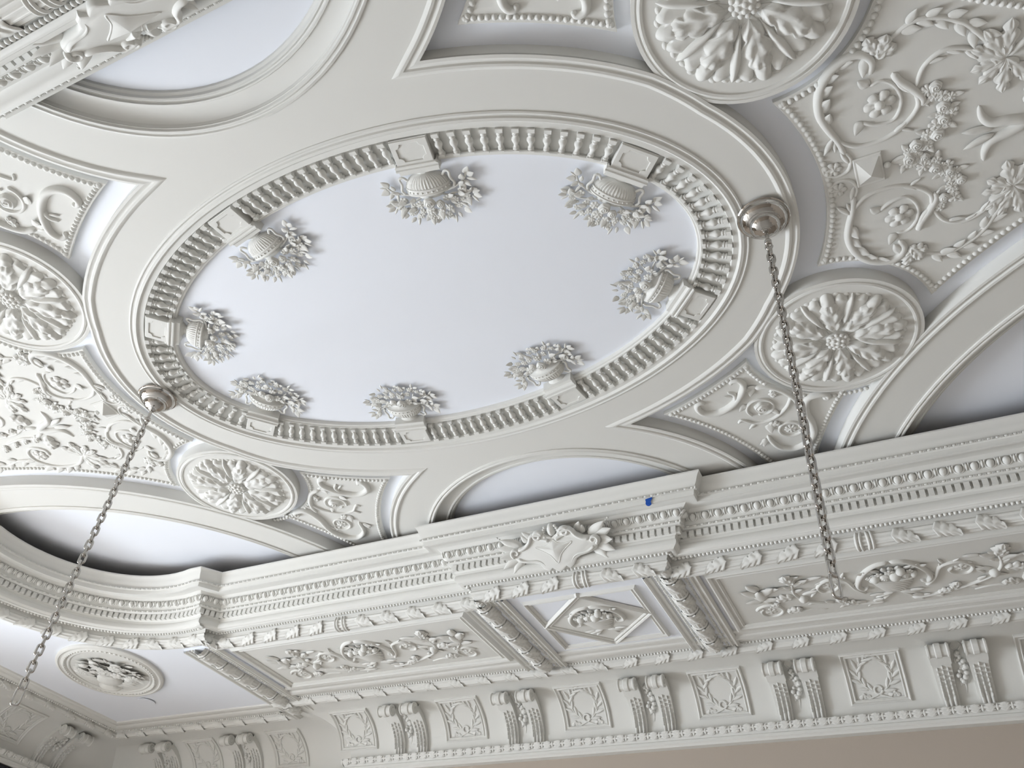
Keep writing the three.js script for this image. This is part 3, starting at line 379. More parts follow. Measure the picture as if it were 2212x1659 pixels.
{
  const LP = largeOutline(0.275, 0.378, 2.175, 3.12), large = cat(LP.cor, LP.rou, LP.ell, mir(LP.rou, 1, -1), mir(LP.cor, 1, -1));
  const cx = 2.1; const L = (a) => a.map(([x, z]) => [x - cx, z]);
  function buildLarge(label, m, flip) {
    const g = thing('foliage_relief', label, 'ceiling panel', 'large beaded scroll panels'); 
    beadedPanel(g, L(large), m);
    const st = (pts, r0, r1, o) => mesh(g, 'scroll_stem', stem(L(pts), r0 * 0.92, r1 * 0.92, { h: 1.0, ...o }), m);
    const py = [1.815 - cx, 0]; const boss = new THREE.Group(); boss.name = 'pyramid_boss'; g.add(boss); boss.position.set(py[0], py[1], 0);
    mesh(boss, 'boss_plinth', raised([[-0.046, -0.06], [0.046, -0.06], [0.046, 0.06], [-0.046, 0.06]], 0.008), m);
    mesh(boss, 'boss_pyramid', geom([-0.038, -0.05, 0.007, 0.038, -0.05, 0.007, 0.038, 0.05, 0.007, -0.038, 0.05, 0.007, 0, 0, 0.042], [0, 1, 4, 1, 2, 4, 2, 3, 4, 3, 0, 4], 0.1), m);
    const kb = mesh(g, 'bead', ball, m); kb.position.set(1.873 - cx, 0, 0.008); kb.scale.setScalar(0.0115);
    for (const a of [-0.25, 0, 0.25]) put(g, 'leaf', leafLong, m, 1.885 - cx, 0, a, 0.062, 0.002);
    for (const s of [1, -1]) {
      const F = (a) => a.map(([x, z]) => [x, z * s]), P = (x, z) => [x - cx, z * s];
      st(F([[1.752, 0.085], [1.738, 0.15], [1.715, 0.215], [1.703, 0.27], [1.71, 0.33], [1.733, 0.382], [1.776, 0.422], [1.825, 0.437], [1.862, 0.425], [1.88, 0.39], [1.868, 0.35]]), 0.010, 0.012, { mid: 0.006 });
      st(F([[1.819, 0.192], [1.866, 0.165], [1.917, 0.165], [1.946, 0.222], [1.933, 0.284], [1.898, 0.317], [1.862, 0.312]]), 0.008, 0.006);
      st(F([[1.729, 0.16], [1.784, 0.112], [1.846, 0.1], [1.905, 0.11], [1.966, 0.149], [1.993, 0.189], [1.991, 0.234]]), 0.009, 0.009);
      st(F([[1.934, 0.332], [1.949, 0.295], [1.983, 0.25], [2.007, 0.205], [2.003, 0.178]]), 0.012, 0.008, { mid: 0.004 });
      st(F([[1.99, 0.25], [2.024, 0.317], [2.078, 0.346], [2.133, 0.331], [2.198, 0.285], [2.238, 0.253]]), 0.008, 0.011);
      st(F([[1.924, 0.436], [1.959, 0.455], [2.013, 0.475], [2.075, 0.459], [2.139, 0.415], [2.18, 0.358], [2.238, 0.259]]), 0.007, 0.013);
      st(F([[1.752, 0.1], [1.766, 0.063], [1.75, 0.022], [1.71, 0.012], [1.678, 0.035], [1.674, 0.065]]), 0.008, 0.006);
      put(g, 'blossom', flower6, m, ...P(1.706, 0.045), 0.3, [0.029, 0.029, 0.03], 0.001);
      put(g, 'blossom', flower6, m, ...P(1.882, 0.238), 0.5, [0.047, 0.05, 0.05], 0.001); const eye = mesh(g, 'blossom_eye', dome, m); eye.position.set(...P(1.882, 0.238), 0.008); eye.scale.set(0.017, 0.017, 0.014);
      for (const [x, z, a, l, k] of [[1.822, 0.197, -2.2, 0.05, leafRound], [1.86, 0.312, 2.2, 0.05, leafRound], [1.9, 0.392, 1.15, 0.085, acanthus], [1.893, 0.4, 0.4, 0.07, acanthus], [1.9, 0.41, 1.9, 0.075, acanthus], [1.87, 0.42, -1.9, 0.07, leaf], [1.728, 0.17, -2.2, 0.07, leafLong], [1.73, 0.16, -1.7, 0.05, leafLong], [1.905, 0.11, 0.6, 0.06, leafLong], [1.93, 0.12, -0.5, 0.045, leafLong], [1.98, 0.24, 2.2, 0.075, leafLong], [2.0, 0.2, -0.9, 0.04, leafLong], [1.758, 0.05, 1.9, 0.06, leafLong]]) put(g, k === acanthus ? 'acanthus_leaf' : 'leaf', k, m, ...P(x, z), s * a, l, 0.002);
      leafy(g, m, L(F([[1.715, 0.215], [1.703, 0.27], [1.71, 0.33], [1.733, 0.382], [1.776, 0.422]])), { n: 5, size: 0.058, side: -s, kind: leafRound, spread: 0.7 });
      leafy(g, m, L(F([[1.959, 0.455], [2.013, 0.475], [2.075, 0.459], [2.139, 0.415], [2.18, 0.358]])), { n: 10, size: 0.06, kind: leaf, spread: 0.6 });
      leafy(g, m, L(F([[2.024, 0.317], [2.078, 0.346], [2.133, 0.331], [2.198, 0.285]])), { n: 4, size: 0.055, side: -s, kind: leafLong, spread: 0.5 });
      for (const [a, l] of [[2.5, 0.12], [2.0, 0.13], [1.4, 0.13], [3.2, 0.1], [-1.7, 0.12], [-2.5, 0.1], [-1.0, 0.12]]) put(g, 'acanthus_leaf', acanthus, m, ...P(2.245, 0.25), s * a, [l * 0.62, l, l * 0.5], 0.002);
      garland(g, m, L(F([[2.0, 0.242], [2.05, 0.212], [2.076, 0.15], [2.06, 0.11], [2.034, 0.074], [1.995, 0.043], [1.955, 0.012], [1.93, 0.004]])), 24, 0.03);
      // lily half and the far scrolls, seen in full on the panel by the other chain
      st(F([[2.3, 0.0], [2.245, 0.022], [2.19, 0.036], [2.168, 0.07], [2.163, 0.112]]), 0.021, 0.006, { mid: 0.004 });
      st(F([[2.27, 0.005], [2.19, 0.045], [2.155, 0.1]]), 0.012, 0.004);
      put(g, 'leaf', leafLong, m, ...P(2.2, 0.01), s * 2.9, 0.1, 0.004); put(g, 'acanthus_leaf', acanthus, m, ...P(2.3, 0.05), s * 1.1, 0.11, 0.002);
      st(F([[2.245, 0.25], [2.33, 0.3], [2.42, 0.295], [2.5, 0.26], [2.55, 0.19], [2.53, 0.12], [2.47, 0.1], [2.42, 0.14], [2.43, 0.19]]), 0.012, 0.008);
      put(g, 'blossom', flower6, m, ...P(2.485, 0.165), 0.2, [0.042, 0.042, 0.045], 0.001);
      leafy(g, m, L(F([[2.33, 0.3], [2.42, 0.295], [2.5, 0.26], [2.55, 0.19]])), { n: 6, size: 0.07, side: s, kind: leaf, spread: 0.7 });
      st(F([[2.55, 0.19], [2.65, 0.16], [2.76, 0.17], [2.82, 0.14], [2.8, 0.09], [2.76, 0.1]]), 0.011, 0.007); leafy(g, m, L(F([[2.6, 0.175], [2.7, 0.16], [2.8, 0.16]])), { n: 5, size: 0.06, kind: leaf });
      st(F([[2.3, 0.02], [2.38, 0.04], [2.46, 0.02], [2.6, 0.03]]), 0.013, 0.008); leafy(g, m, L(F([[2.34, 0.03], [2.46, 0.02], [2.6, 0.03]])), { n: 4, size: 0.06, side: s, kind: acanthus, name: 'acanthus_leaf' });
    }
    onCeiling(g, cx * flip, 0, PY); g.scale.x = flip; return g;
  }
  buildLarge('large beaded scroll panel with pyramid boss beside the canopy nearer the blue tape', plaster, 1);
  buildLarge('large beaded scroll panel with pyramid boss beside the canopy nearer the oval medallion', plaster, -1);
  // small panels
  const SP = smallOutline(0.275, 1.175, 0.378, 2.175, 1.62), small = cat(SP.ell, SP.rou, SP.cor, SP.lun), sx0 = 1.2, sz0 = 1.15, Ls = (a) => a.map(([x, z]) => [x - sx0, z - sz0]);
  const g = thing('arabesque_panel', 'small beaded arabesque panel with scrolls and a rose, between a roundel and a lunette', 'ceiling panel', 'small beaded arabesque panels');
  beadedPanel(g, Ls(small), plaster, 0.0108, 0.0222);
  const st = (pts, r0, r1, o) => mesh(g, 'scroll_stem', stem(Ls(pts), r0, r1, { h: 1.3, ...o }), plaster), P = (x, z) => [x - sx0, z - sz0];
  st([[0.955, 1.0], [0.945, 0.985], [0.925, 0.99], [0.917, 1.02], [0.934, 1.059], [0.999, 1.077], [1.069, 1.046], [1.122, 0.991], [1.149, 0.929], [1.135, 0.893], [1.105, 0.892], [1.1, 0.91]], 0.009, 0.009, { mid: 0.008 });
  st([[1.09, 1.03], [1.094, 0.981], [1.07, 0.955]], 0.013, 0.006); st([[1.187, 0.967], [1.244, 0.977], [1.304, 1.036], [1.335, 1.105], [1.34, 1.16]], 0.012, 0.008, { mid: 0.004 });
  st([[1.335, 1.06], [1.286, 1.152], [1.204, 1.212], [1.128, 1.21], [1.08, 1.17], [1.06, 1.19]], 0.009, 0.006); st(spiral(1.185, 1.112, 0.066, 2.4, 0.95, 14, 0.75), 0.008, 0.006);
  st([[1.45, 1.135], [1.47, 1.145], [1.472, 1.12], [1.448, 1.108], [1.389, 1.116], [1.363, 1.207], [1.372, 1.3], [1.365, 1.37], [1.33, 1.43], [1.26, 1.46], [1.2, 1.43], [1.175, 1.38], [1.165, 1.32]], 0.010, 0.01, { mid: 0.008 });
  st(spiral(1.275, 1.305, 0.06, 0.2, 1.0, 14, 0.7), 0.008, 0.006); put(g, 'rose', rose, plaster, ...P(1.188, 1.11), 0, [0.037, 0.037, 0.035], 0); put(g, 'blossom', flower8, plaster, ...P(1.275, 1.308), 0, [0.03, 0.03, 0.03], 0);
  for (const [x, z, a, l, k] of [[1.18, 0.965, 2.0, 0.05, leafRound], [1.19, 0.96, 2.9, 0.045, leafRound], [1.2, 0.97, -2.6, 0.045, leaf], [1.258, 1.0, 1.6, 0.06, acanthus], [1.19, 1.235, 0.4, 0.055, acanthus], [1.19, 1.24, 1.6, 0.06, leafRound], [1.15, 1.34, 1.9, 0.06, leaf], [1.16, 1.36, 2.8, 0.05, leaf], [1.14, 1.205, 2.4, 0.06, leafLong], [1.09, 1.0, -2.6, 0.05, leafLong], [1.33, 1.12, -0.9, 0.06, leafLong], [1.37, 1.3, 2.2, 0.06, leafLong], [1.13, 1.07, 2.6, 0.05, leafRound], [1.22, 1.14, 0.9, 0.05, leaf], [1.3, 1.33, 0.5, 0.045, leaf], [1.05, 1.06, -0.3, 0.05, leafLong]]) put(g, k === acanthus ? 'acanthus_leaf' : 'leaf', k, plaster, ...P(x, z), a, l, 0.002);
  const pl = [[1, -1], [1, 1], [-1, 1], [-1, -1]]; pl.forEach(([sx, sz], i) => { const o = i ? copyOf(g) : g; o.userData.label = { '1-1': 'small beaded arabesque panel above the taped cornice, partly behind the hanging chain', '-1-1': 'small beaded arabesque panel above the taped cornice, towards the medallion corner', '11': 'small beaded arabesque panel away from the taped cornice, on the tape-side chain half', '-11': 'small beaded arabesque panel away from the taped cornice, on the medallion-side half' }['' + sx + sz]; onCeiling(o, sx0 * sx, sz0 * sz, PY); o.scale.set(sx, sz, 1); });
}
// ================================================================ soffit between the cornice and the cove
const qPath = [[-2.71, 2.61], [2.71, 2.61], [2.71, 2.83], [4.42, 2.83], [4.42, -2.83], [2.71, -2.83], [2.71, -2.61], [-2.71, -2.61], [-2.71, -2.83], [-4.42, -2.83], [-4.42, 2.83], [-2.71, 2.83]];
const borderPath = qPath.map(([x, z]) => [Math.abs(x) < 3 ? Math.sign(x) * 2.57 : x, z]);
const SY = -0.36, CA = 0.36, CB = 0.285, CO = 0.11, CY = -0.66;    // soffit level; cove: quarter ellipse
{
  const g = structure('trim_2', 'white plaster soffit'); g.position.y = H;
  mesh(g, 'soffit_board', flat(qPath, SY, [offset(crownPath, 0.31, true)]), white);
  const t3 = structure('trim_3', 'plaster cove with beads and leaf moulding'); t3.position.y = H;
  mesh(t3, 'soffit_border', sweep(borderPath, [[-0.17, SY], [-0.165, -0.369], [-0.15, -0.374], [-0.138, -0.367], [-0.11, -0.367], [-0.1, -0.374], [-0.075, -0.380], [-0.06, -0.372], [-0.03, -0.366], [-0.012, -0.362], [0.012, -0.362], [0.016, -0.37]]), plaster);
  mesh(t3, 'reeded_roll', sweep(qPath, reed(0.052, -0.366, 0.036, 32, PI * 0.97, PI * 2.1, 0.0018, 6)), plaster);
  mesh(t3, 'cove', sweep(qPath, [[0.085, -0.37], ...Array.from({ length: 15 }, (_, i) => { const a = i / 14 * PI / 2; return [CO + CA * Math.sin(a), CY + CB * Math.cos(a)]; })], true, 1, 0.4), plaster);
  mesh(t3, 'wall_moulding', sweep(qPath, [[0.475, -0.652], [0.43, -0.654], [0.424, -0.66], [0.428, -0.676], [0.44, -0.694], [0.446, -0.706], [0.441, -0.711], [0.441, -0.728], [0.452, -0.734], [0.458, -0.742], [0.5, -0.744]]), plaster);
  // beads and leaves along the border
  const o = new THREE.Object3D(), acc = [], small = grid(7, 3, (u, s) => { const a = s * PI / 2; return [Math.sin(a) * Math.cos(u * 2 * PI), Math.sin(a) * Math.sin(u * 2 * PI), Math.cos(a)]; }, null, true);
  const at = (ob, s, y, lean) => { const nx = -s.tz, nz = s.tx, c = Math.cos(lean), sn = Math.sin(lean); return orient(ob, [s.x, y, s.z], [-s.tx, 0, -s.tz], [-sn * nx, c, -sn * nz], [-nx * c, -sn, -nz * c]); };
  for (const s of stations(borderPath, 0.0192, true)) if (s.z < 0 && seen(s.x, -0.36, s.z, 1.05)) { at(o, s, -0.364, 1.35); o.scale.setScalar(0.0088); o.updateMatrix(); acc.push(small.clone().applyMatrix4(o.matrix)); }
  stuff(mesh(t3, 'bead_row', mergeGeometries(acc), plaster));
  for (const s of stations(offset(qPath, 0.43, true), 0.07, true)) if (s.z < 0 && seen(s.x, -0.67, s.z, 1.1)) { const l = mesh(t3, 'moulding_leaf', acanthus, plaster); at(l, s, -0.700, 0.32); l.scale.set(0.088, 0.046, 0.02); const d = mesh(t3, 'moulding_dart', leafLong, plaster); at(d, { ...s, x: s.x + s.tx * s.step / 2, z: s.z + s.tz * s.step / 2 }, -0.696, 0.32); d.scale.set(0.05, 0.038, 0.03); }
  let k = 0;
  for (const s of stations(offset(qPath, 0.052, true), 0.2, true)) if (s.z < 0 && seen(s.x, -0.37, s.z, 1.1)) { const nx = -s.tz, nz = s.tx, q = Math.SQRT1_2, l = mesh(t3, 'acanthus_wrap', wrapG[(s.x < 0) === (Math.abs(s.x) < 9) ? 1 : 0], plaster); orient(l, [s.x, -0.366, s.z], [s.tx, 0, s.tz], [nx * q, -q, nz * q], [-nx * q, -q, -nz * q]); l.scale.set(0.9, 0.9, 0.9); }
}
const soffitFrame = [[0, SY], [0, SY - 0.006], [0.011, SY - 0.012], [0.019, SY - 0.006], [0.027, SY - 0.006], [0.033, SY - 0.016], [0.046, SY - 0.021], [0.056, SY - 0.014], [0.06, SY - 0.005], [0.066, SY]].map(([a, b]) => [a, b - SY]);
const localSweep = (pts, prof, closed, sg) => sweep(pts, prof, closed, sg).rotateX(-PI / 2);   // plan (x, y, z) -> local X = x, Y = z, Z = down
// ---------------------------------------------------------------- garland beams across the soffit
{
  const R = 0.04, len = (a) => Math.abs(a[1] - a[0]);
  const build = (L, label) => {
    const g = thing('garland_beam', label, 'beam', 'leaf-wrapped beams across the soffit');
    mesh(g, 'beam_board', box(L, 0.27, 0.016, 0, 0, 0.002), white);
    mesh(g, 'reeded_roll', grid(36, 2, (u, s) => { const a = lerp(-0.62 * PI, 0.62 * PI, u), r = R + 0.0024 * Math.cos(2 * PI * 8 * u); return [(s - 0.5) * L, r * Math.sin(a), 0.01 + r * Math.cos(a)]; }), plaster);
    for (const s of [-1, 1]) { mesh(g, 'side_moulding', grid(8, 1, (u, q) => { const y = [0.088, 0.09, 0.1, 0.104, 0.112, 0.12, 0.128, 0.136, 0.14][Math.round(u * 8)], z = [0.01, 0.02, 0.022, 0.014, 0.014, 0.024, 0.026, 0.016, 0.01][Math.round(u * 8)]; return [(q - 0.5) * L, s * y, z]; }, 0.4), plaster); const n = Math.round(L / 0.0195); for (let i = 0; i < n; i++) { const b = mesh(g, 'bead', dome, plaster); b.position.set((i + 0.5) / n * L - L / 2, s * 0.07, 0.01); b.scale.setScalar(0.0088); } }
    const n = Math.round(L / 0.18); for (let i = 0; i < n; i++) { const x = (i + 0.5) / n * L - L / 2; for (const ph of [-0.9, 0, 0.9]) { const o = mesh(g, 'acanthus_wrap', wrapG[0], plaster); o.position.set(x, 0, 0.01); o.rotation.x = -ph; o.scale.set(0.9, 1, 1); } mesh(g, 'collar', wrapBand(R, 0.0), plaster).position.set(x - 0.055, 0, 0.01); }
    return g;
  };
  const set = (g, x, z0, z1) => orient(g, [x, H + SY, (z0 + z1) / 2], [0, 0, -1], [1, 0, 0], [0, -1, 0]);
  set(build(0.88, 'leaf-wrapped reeded beam between the diamond panel and the arabesque nearer the round corner medallion'), -0.525, -1.72, -2.6);
  set(build(0.88, 'leaf-wrapped reeded beam between the diamond panel and the arabesque behind the hanging hook'), 0.525, -1.72, -2.6);
  set(build(1.06, 'leaf-wrapped reeded beam beside the white corner soffit with the oval medallion'), -2.57, -1.74, -2.8);
}
// ---------------------------------------------------------------- baskets, soffit panels
function basket(g, m, cx, cy, s) {
  const b = new THREE.Group(); b.name = 'fruit_basket'; b.position.set(cx, cy, 0); b.scale.setScalar(s); g.add(b);
  mesh(b, 'basket_body', grid(16, 12, (u, q) => { const a = lerp(0, PI, u), w = lerp(0.035, 0.105, Math.pow(q, 0.8)), r = w * (1 + 0.05 * Math.cos(q * 12 * PI) * (Math.round(u * 16) % 2 ? 1 : -1)); return [r * Math.cos(a), lerp(-0.12, 0.03, q) - 0.02 * Math.cos(a) ** 2, r * Math.sin(a) * 0.3]; }, 0.3), m);
  mesh(b, 'basket_rim', stem([[-0.115, 0.045], [-0.06, 0.028], [0, 0.022], [0.06, 0.028], [0.115, 0.045]], 0.011, 0.011, { h: 3 }), m);
  for (const [x, y, r, k] of [[-0.08, 0.06, 0.024, ball], [-0.035, 0.062, 0.028, rose], [0.012, 0.065, 0.03, ball], [0.058, 0.06, 0.026, rose], [0.095, 0.06, 0.018, ball], [-0.058, 0.092, 0.02, flower5], [-0.01, 0.1, 0.024, flower6], [0.04, 0.096, 0.022, ball], [0.08, 0.09, 0.018, flower5], [-0.105, 0.07, 0.018, flower6]]) put(b, k === ball ? 'fruit' : 'blossom', k, m, x, y, rr(0, 6), r, 0.022);
  for (let i = 0; i < 9; i++) put(b, 'leaf', leaf, m, lerp(-0.11, 0.11, i / 8), 0.085, lerp(2.7, 0.45, i / 8) + rr(-0.2, 0.2), 0.06, 0.008);
  for (const s2 of [-1, 1]) for (const [x, y, a, l] of [[0.01, -0.125, -0.3, 0.1], [0.02, -0.13, -0.8, 0.08], [0.05, -0.135, 0.1, 0.08]]) put(b, 'leaf', leafLong, m, s2 * x, y, s2 > 0 ? a : PI - a, l, 0.004);
}
{
  const rect = (x0, x1, y0, y1) => [[x0, y1], [x1, y1], [x1, y0], [x0, y0]];
  // diamond panel
  const d = thing('diamond_panel', 'diamond soffit panel with a fruit basket under the far cartouche', 'soffit panel'); onCeiling(d, 0, -2.105, SY);
  mesh(d, 'field', new THREE.ShapeGeometry(shapeOf([[0, 0.27], [0.29, 0], [0, -0.27], [-0.29, 0]])).translate(0, 0, 0.003), plaster);
  const bar = (x0, x1, y0, y1) => mesh(d, 'frame_bar', localSweep(rect(x0, x1, y0, y1), soffitFrame, true, 1), plaster);
  mesh(d, 'outer_frame', localSweep(rect(-0.285, 0.285, -0.262, 0.262), soffitFrame.map(([a, b]) => [a * 0.62, b * 0.8]), true, 1), plaster);
  mesh(d, 'diamond_frame', localSweep([[0, 0.262], [0.275, 0], [0, -0.262], [-0.275, 0]], soffitFrame.map(([a, b]) => [a * 0.6, b * 0.75]), true, 1).translate(0, 0, 0.003), plaster);
  basket(d, plaster, 0, 0.0, 0.95); for (const s of [-1, 1]) mesh(d, 'scroll_handle', stem([[0, 0.15], [0.06, 0.14], [0.12, 0.09], [0.15, 0.02], [0.14, -0.03], [0.11, -0.03], [0.105, 0.0]].map(([x, y]) => [x * s, y]), 0.009, 0.01, { h: 1.6, mid: 0.004 }), plaster);
  // arabesque soffit panels
  const build = (label, x) => {
    const g = thing('soffit_panel', label, 'soffit panel', 'long arabesque soffit panels'); onCeiling(g, x, -2.13, SY);
    mesh(g, 'field', new THREE.ShapeGeometry(shapeOf(rect(-0.79, 0.79, -0.27, 0.27))).translate(0, 0, 0.002), plaster);
    mesh(g, 'frame', localSweep(rect(-0.79, 0.79, -0.265, 0.265), soffitFrame, true, 1), plaster);
    basket(g, plaster, 0, 0.01, 1);
    for (const s of [-1, 1]) {
      const F = (a) => a.map(([u, v]) => [u * s, v]), st = (p, r0, r1, o) => mesh(g, 'scroll_stem', stem(F(p), r0, r1, { h: 1.4, ...o }), plaster), A = (a) => (s > 0 ? a : PI - a);
      st([[0, 0.18], [0.06, 0.17], [0.12, 0.115], [0.16, 0.03], [0.165, -0.02], [0.145, -0.05], [0.118, -0.03]], 0.011, 0.01, { mid: 0.004 });
      st([[0.135, -0.1], [0.183, -0.03], [0.222, 0.075], [0.302, 0.09], [0.354, 0.025], [0.33, -0.025], [0.28, -0.02], [0.25, 0.02], [0.27, 0.045]], 0.011, 0.008);
      put(g, 'blossom', flower5, plaster, 0.302 * s, 0.03, 0.4, [0.032, 0.032, 0.035], 0);
      st([[0.06, -0.205], [0.135, -0.2], [0.297, -0.16], [0.433, -0.085], [0.473, 0.0], [0.46, 0.14]], 0.011, 0.008);
      leafy(g, plaster, F([[0.06, -0.205], [0.135, -0.2], [0.297, -0.16], [0.433, -0.085]]), { n: 7, size: 0.06, kind: leaf, spread: 0.5 }); leafy(g, plaster, F([[0.473, 0.0], [0.465, 0.07], [0.46, 0.14]]), { n: 5, size: 0.07, kind: leaf, spread: 0.7 }); leafy(g, plaster, F([[0.183, -0.03], [0.222, 0.075], [0.302, 0.09], [0.354, 0.025]]), { n: 5, size: 0.045, side: s, kind: leafLong, spread: 0.6 });
      put(g, 'knot', dome, plaster, 0.44 * s, -0.06, 0, [0.03, 0.026, 0.03], 0);
      for (const [u, v, a, l, k] of [[0.46, 0.1, 1.3, 0.11, acanthus], [0.47, 0.05, 0.5, 0.09, leaf], [0.45, 0.08, 2.4, 0.09, leaf], [0.44, -0.02, 2.8, 0.09, leafLong], [0.48, -0.02, -0.1, 0.1, acanthus], [0.3, -0.16, -2.8, 0.09, leafLong], [0.25, -0.17, 1.2, 0.08, acanthus], [0.18, -0.19, 0.4, 0.08, acanthus], [0.12, -0.2, 2.5, 0.07, leaf], [0.36, 0.0, -0.9, 0.07, leafLong], [0.23, 0.09, 1.9, 0.06, leafLong], [0.4, 0.12, 2.9, 0.09, leafLong],
        [0.64, -0.03, 1.6, 0.13, leaf], [0.64, 0.02, 2.3, 0.12, leaf], [0.645, 0.02, 0.9, 0.12, leaf], [0.64, 0.07, 1.2, 0.11, leaf], [0.64, -0.04, 0.3, 0.09, leaf], [0.64, -0.04, 2.8, 0.09, leaf], [0.6, 0.06, 2.6, 0.08, leafRound], [0.68, 0.07, 0.6, 0.07, leafRound], [0.62, -0.11, 2.5, 0.07, acanthus], [0.55, -0.18, 2.9, 0.09, acanthus]]) put(g, k === acanthus ? 'acanthus_leaf' : 'leaf', k, plaster, u * s, v, A(a), l, 0.003);
      st(spiral(0.625, -0.155, 0.075, 0.3, 1.1, 14, 0.6), 0.009, 0.007); put(g, 'blossom', flower6, plaster, 0.625 * s, -0.155, 0, [0.034, 0.034, 0.03], 0);
      st([[0.56, -0.12], [0.6, -0.07], [0.64, -0.02], [0.645, 0.1]], 0.009, 0.006); st([[0.5, -0.2], [0.42, -0.19], [0.34, -0.21]], 0.008, 0.005);
    }
  };
  build('long arabesque soffit panel with a fruit basket, behind the hanging hook', 1.535); build('long arabesque soffit panel with a fruit basket, towards the oval medallion', -1.535);
}
// ---------------------------------------------------------------- oval medallion in the corner soffit, cover disc
{
  const g = thing('oval_medallion', 'oval plaster medallion with a vase of flowers in the corner soffit', 'medallion');
  const q = Math.SQRT1_2; orient(g, [-3.49, H + SY, -1.86], [q, 0, -q], [q, 0, q], [0, -1, 0]);   // local Y points to the middle of the room
  const e = ellipse(0.36, 0.44, 80);
  mesh(g, 'field', new THREE.ShapeGeometry(shapeOf(ellipse(0.27, 0.35, 60))).translate(0, 0, 0.012), plaster);
  mesh(g, 'rim', localSweep(e, [[0, 0], [0, -0.014], [-0.008, -0.02], [-0.02, -0.022], [-0.026, -0.017], [-0.036, -0.016], [-0.05, -0.023], [-0.064, -0.023], [-0.07, -0.018], [-0.074, -0.015], [-0.086, -0.019], [-0.094, -0.016], [-0.097, -0.011]], true, 1), plaster);
  const s1 = stations(ellipse(0.36, 0.44, 80, -0.057), 0.03, true); for (const s of s1) { const b = mesh(g, 'rim_leaf', dome, plaster); b.position.set(s.x, s.z, 0.021); b.rotation.z = Math.atan2(s.tz, s.tx); b.scale.set(0.012, 0.008, 0.009); }
  const v = new THREE.Group(); v.name = 'flower_vase'; g.add(v); v.position.set(0, -0.28, 0.012); v.scale.set(1.3, 1.3, 0.7);
  const lathe = (prof) => grid(20, prof.length - 1, (u, s) => { const i = Math.min(prof.length - 2, Math.floor(s * (prof.length - 1) + 1e-6)), f = s * (prof.length - 1) - i, a = u * PI, r = lerp(prof[i][0], prof[i + 1][0], f); return [r * Math.cos(a), lerp(prof[i][1], prof[i + 1][1], f), r * Math.sin(a) * 0.8]; }, 0.6);
  mesh(v, 'vase_foot', lathe([[0.001, 0], [0.06, 0], [0.062, 0.012], [0.04, 0.02], [0.022, 0.04], [0.022, 0.055]]), plaster); mesh(v, 'vase_bowl', lathe([[0.022, 0.055], [0.05, 0.07], [0.07, 0.1], [0.068, 0.14], [0.05, 0.17], [0.058, 0.18], [0.04, 0.19], [0.001, 0.19]]), plaster);
  for (let i = 0; i < 40; i++) { const a = rr(-0.2, PI + 0.2), r = Math.sqrt(rnd()) * 0.16, k = [rose, flower5, flower6, flower8][i % 4], s = rr(0.022, 0.036); put(v, k === rose ? 'rose' : 'blossom', k, plaster, r * Math.cos(a) * 0.95, 0.29 + r * Math.sin(a) * 0.9 - 0.06, rr(0, 6), s, rr(0.02, 0.06), rr(-0.4, 0.4)); }
  for (let i = 0; i < 26; i++) { const a = lerp(-0.5, PI + 0.5, i / 25); put(v, 'leaf', [leaf, leafLong, leafRound][i % 3], plaster, 0.12 * Math.cos(a), 0.25 + 0.09 * Math.sin(a), a + rr(-0.4, 0.4), rr(0.05, 0.08), rr(0.004, 0.03), rr(-0.1, 0.15)); }
  for (const s of [-1, 1]) for (let i = 0; i < 5; i++) put(v, 'leaf', leaf, plaster, s * (0.05 + 0.012 * i), 0.08 + 0.035 * i, s > 0 ? 0.2 - i * 0.15 : PI - 0.2 + i * 0.15, 0.07, 0.02);
  const c = thing('cover_disc', 'small flat white disc on the soffit next to the oval medallion', 'disc'); onCeiling(c, -3.655, -2.375, SY); const dk = mesh(c, 'disc_plate', new THREE.CylinderGeometry(0.062, 0.062, 0.005, 40), white); dk.rotation.x = PI / 2; dk.position.z = 0.0075; const ed = mesh(c, 'disc_gasket', new THREE.CylinderGeometry(0.055, 0.055, 0.01, 30), mat({ color: C(0.06, 0.055, 0.05) })); ed.rotation.x = PI / 2; ed.position.z = 0.003;
}
// ================================================================ cove: consoles, wreath panels, fruit drops
const cove = (a) => [CY + CB * Math.cos(a), -(CO + CA * Math.sin(a))];              // [y, z] in the local frame of a wall group (Z to the room)
function onCove(o, x, a, h = 0) { const [y, z] = cove(a), ty = CB * Math.sin(a), tz = CA * Math.cos(a), l = Math.hypot(ty, tz), Y = [0, ty / l, tz / l], Z = [0, -Y[2], Y[1]].map((v) => v); return orient(o, [x, y + Z[1] * h, z + Z[2] * h], [1, 0, 0], Y, Z); }
const aOf = (v) => PI / 2 - v / 0.325;                                               // distance up the cove -> angle
function relief(g, name, geo, m, x, v, ang, s, h = 0) { const o = mesh(g, name, geo, m); onCove(o, x, aOf(v), h); o.rotateZ(ang - PI / 2); if (Array.isArray(s)) o.scale.set(...s); else o.scale.setScalar(s); return o; }
const coveStrip = (f, nu, nv, crease = 0.5) => grid(nu, nv, (u, s) => { const [x, v, h] = f(u, s), a = aOf(v), [y, z] = cove(a), ty = CB * Math.sin(a), tz = CA * Math.cos(a), l = Math.hypot(ty, tz); return [x, y - h * tz / l, z + h * ty / l]; }, crease);
const coveStem = (pts, r0, r1, n = 18) => { const c = new THREE.CatmullRomCurve3(pts.map((p) => new THREE.Vector3(p[0], p[1], 0)), false, 'centripetal'); return coveStrip((u, s) => { const q = c.getPoint(s), t = c.getTangent(s), r = lerp(r0, r1, s), a = (u - 0.5) * PI; return [q.x - t.y * r * Math.sin(a), q.y + t.x * r * Math.sin(a), r * 1.3 * Math.cos(a)]; }, 5, n, null); };
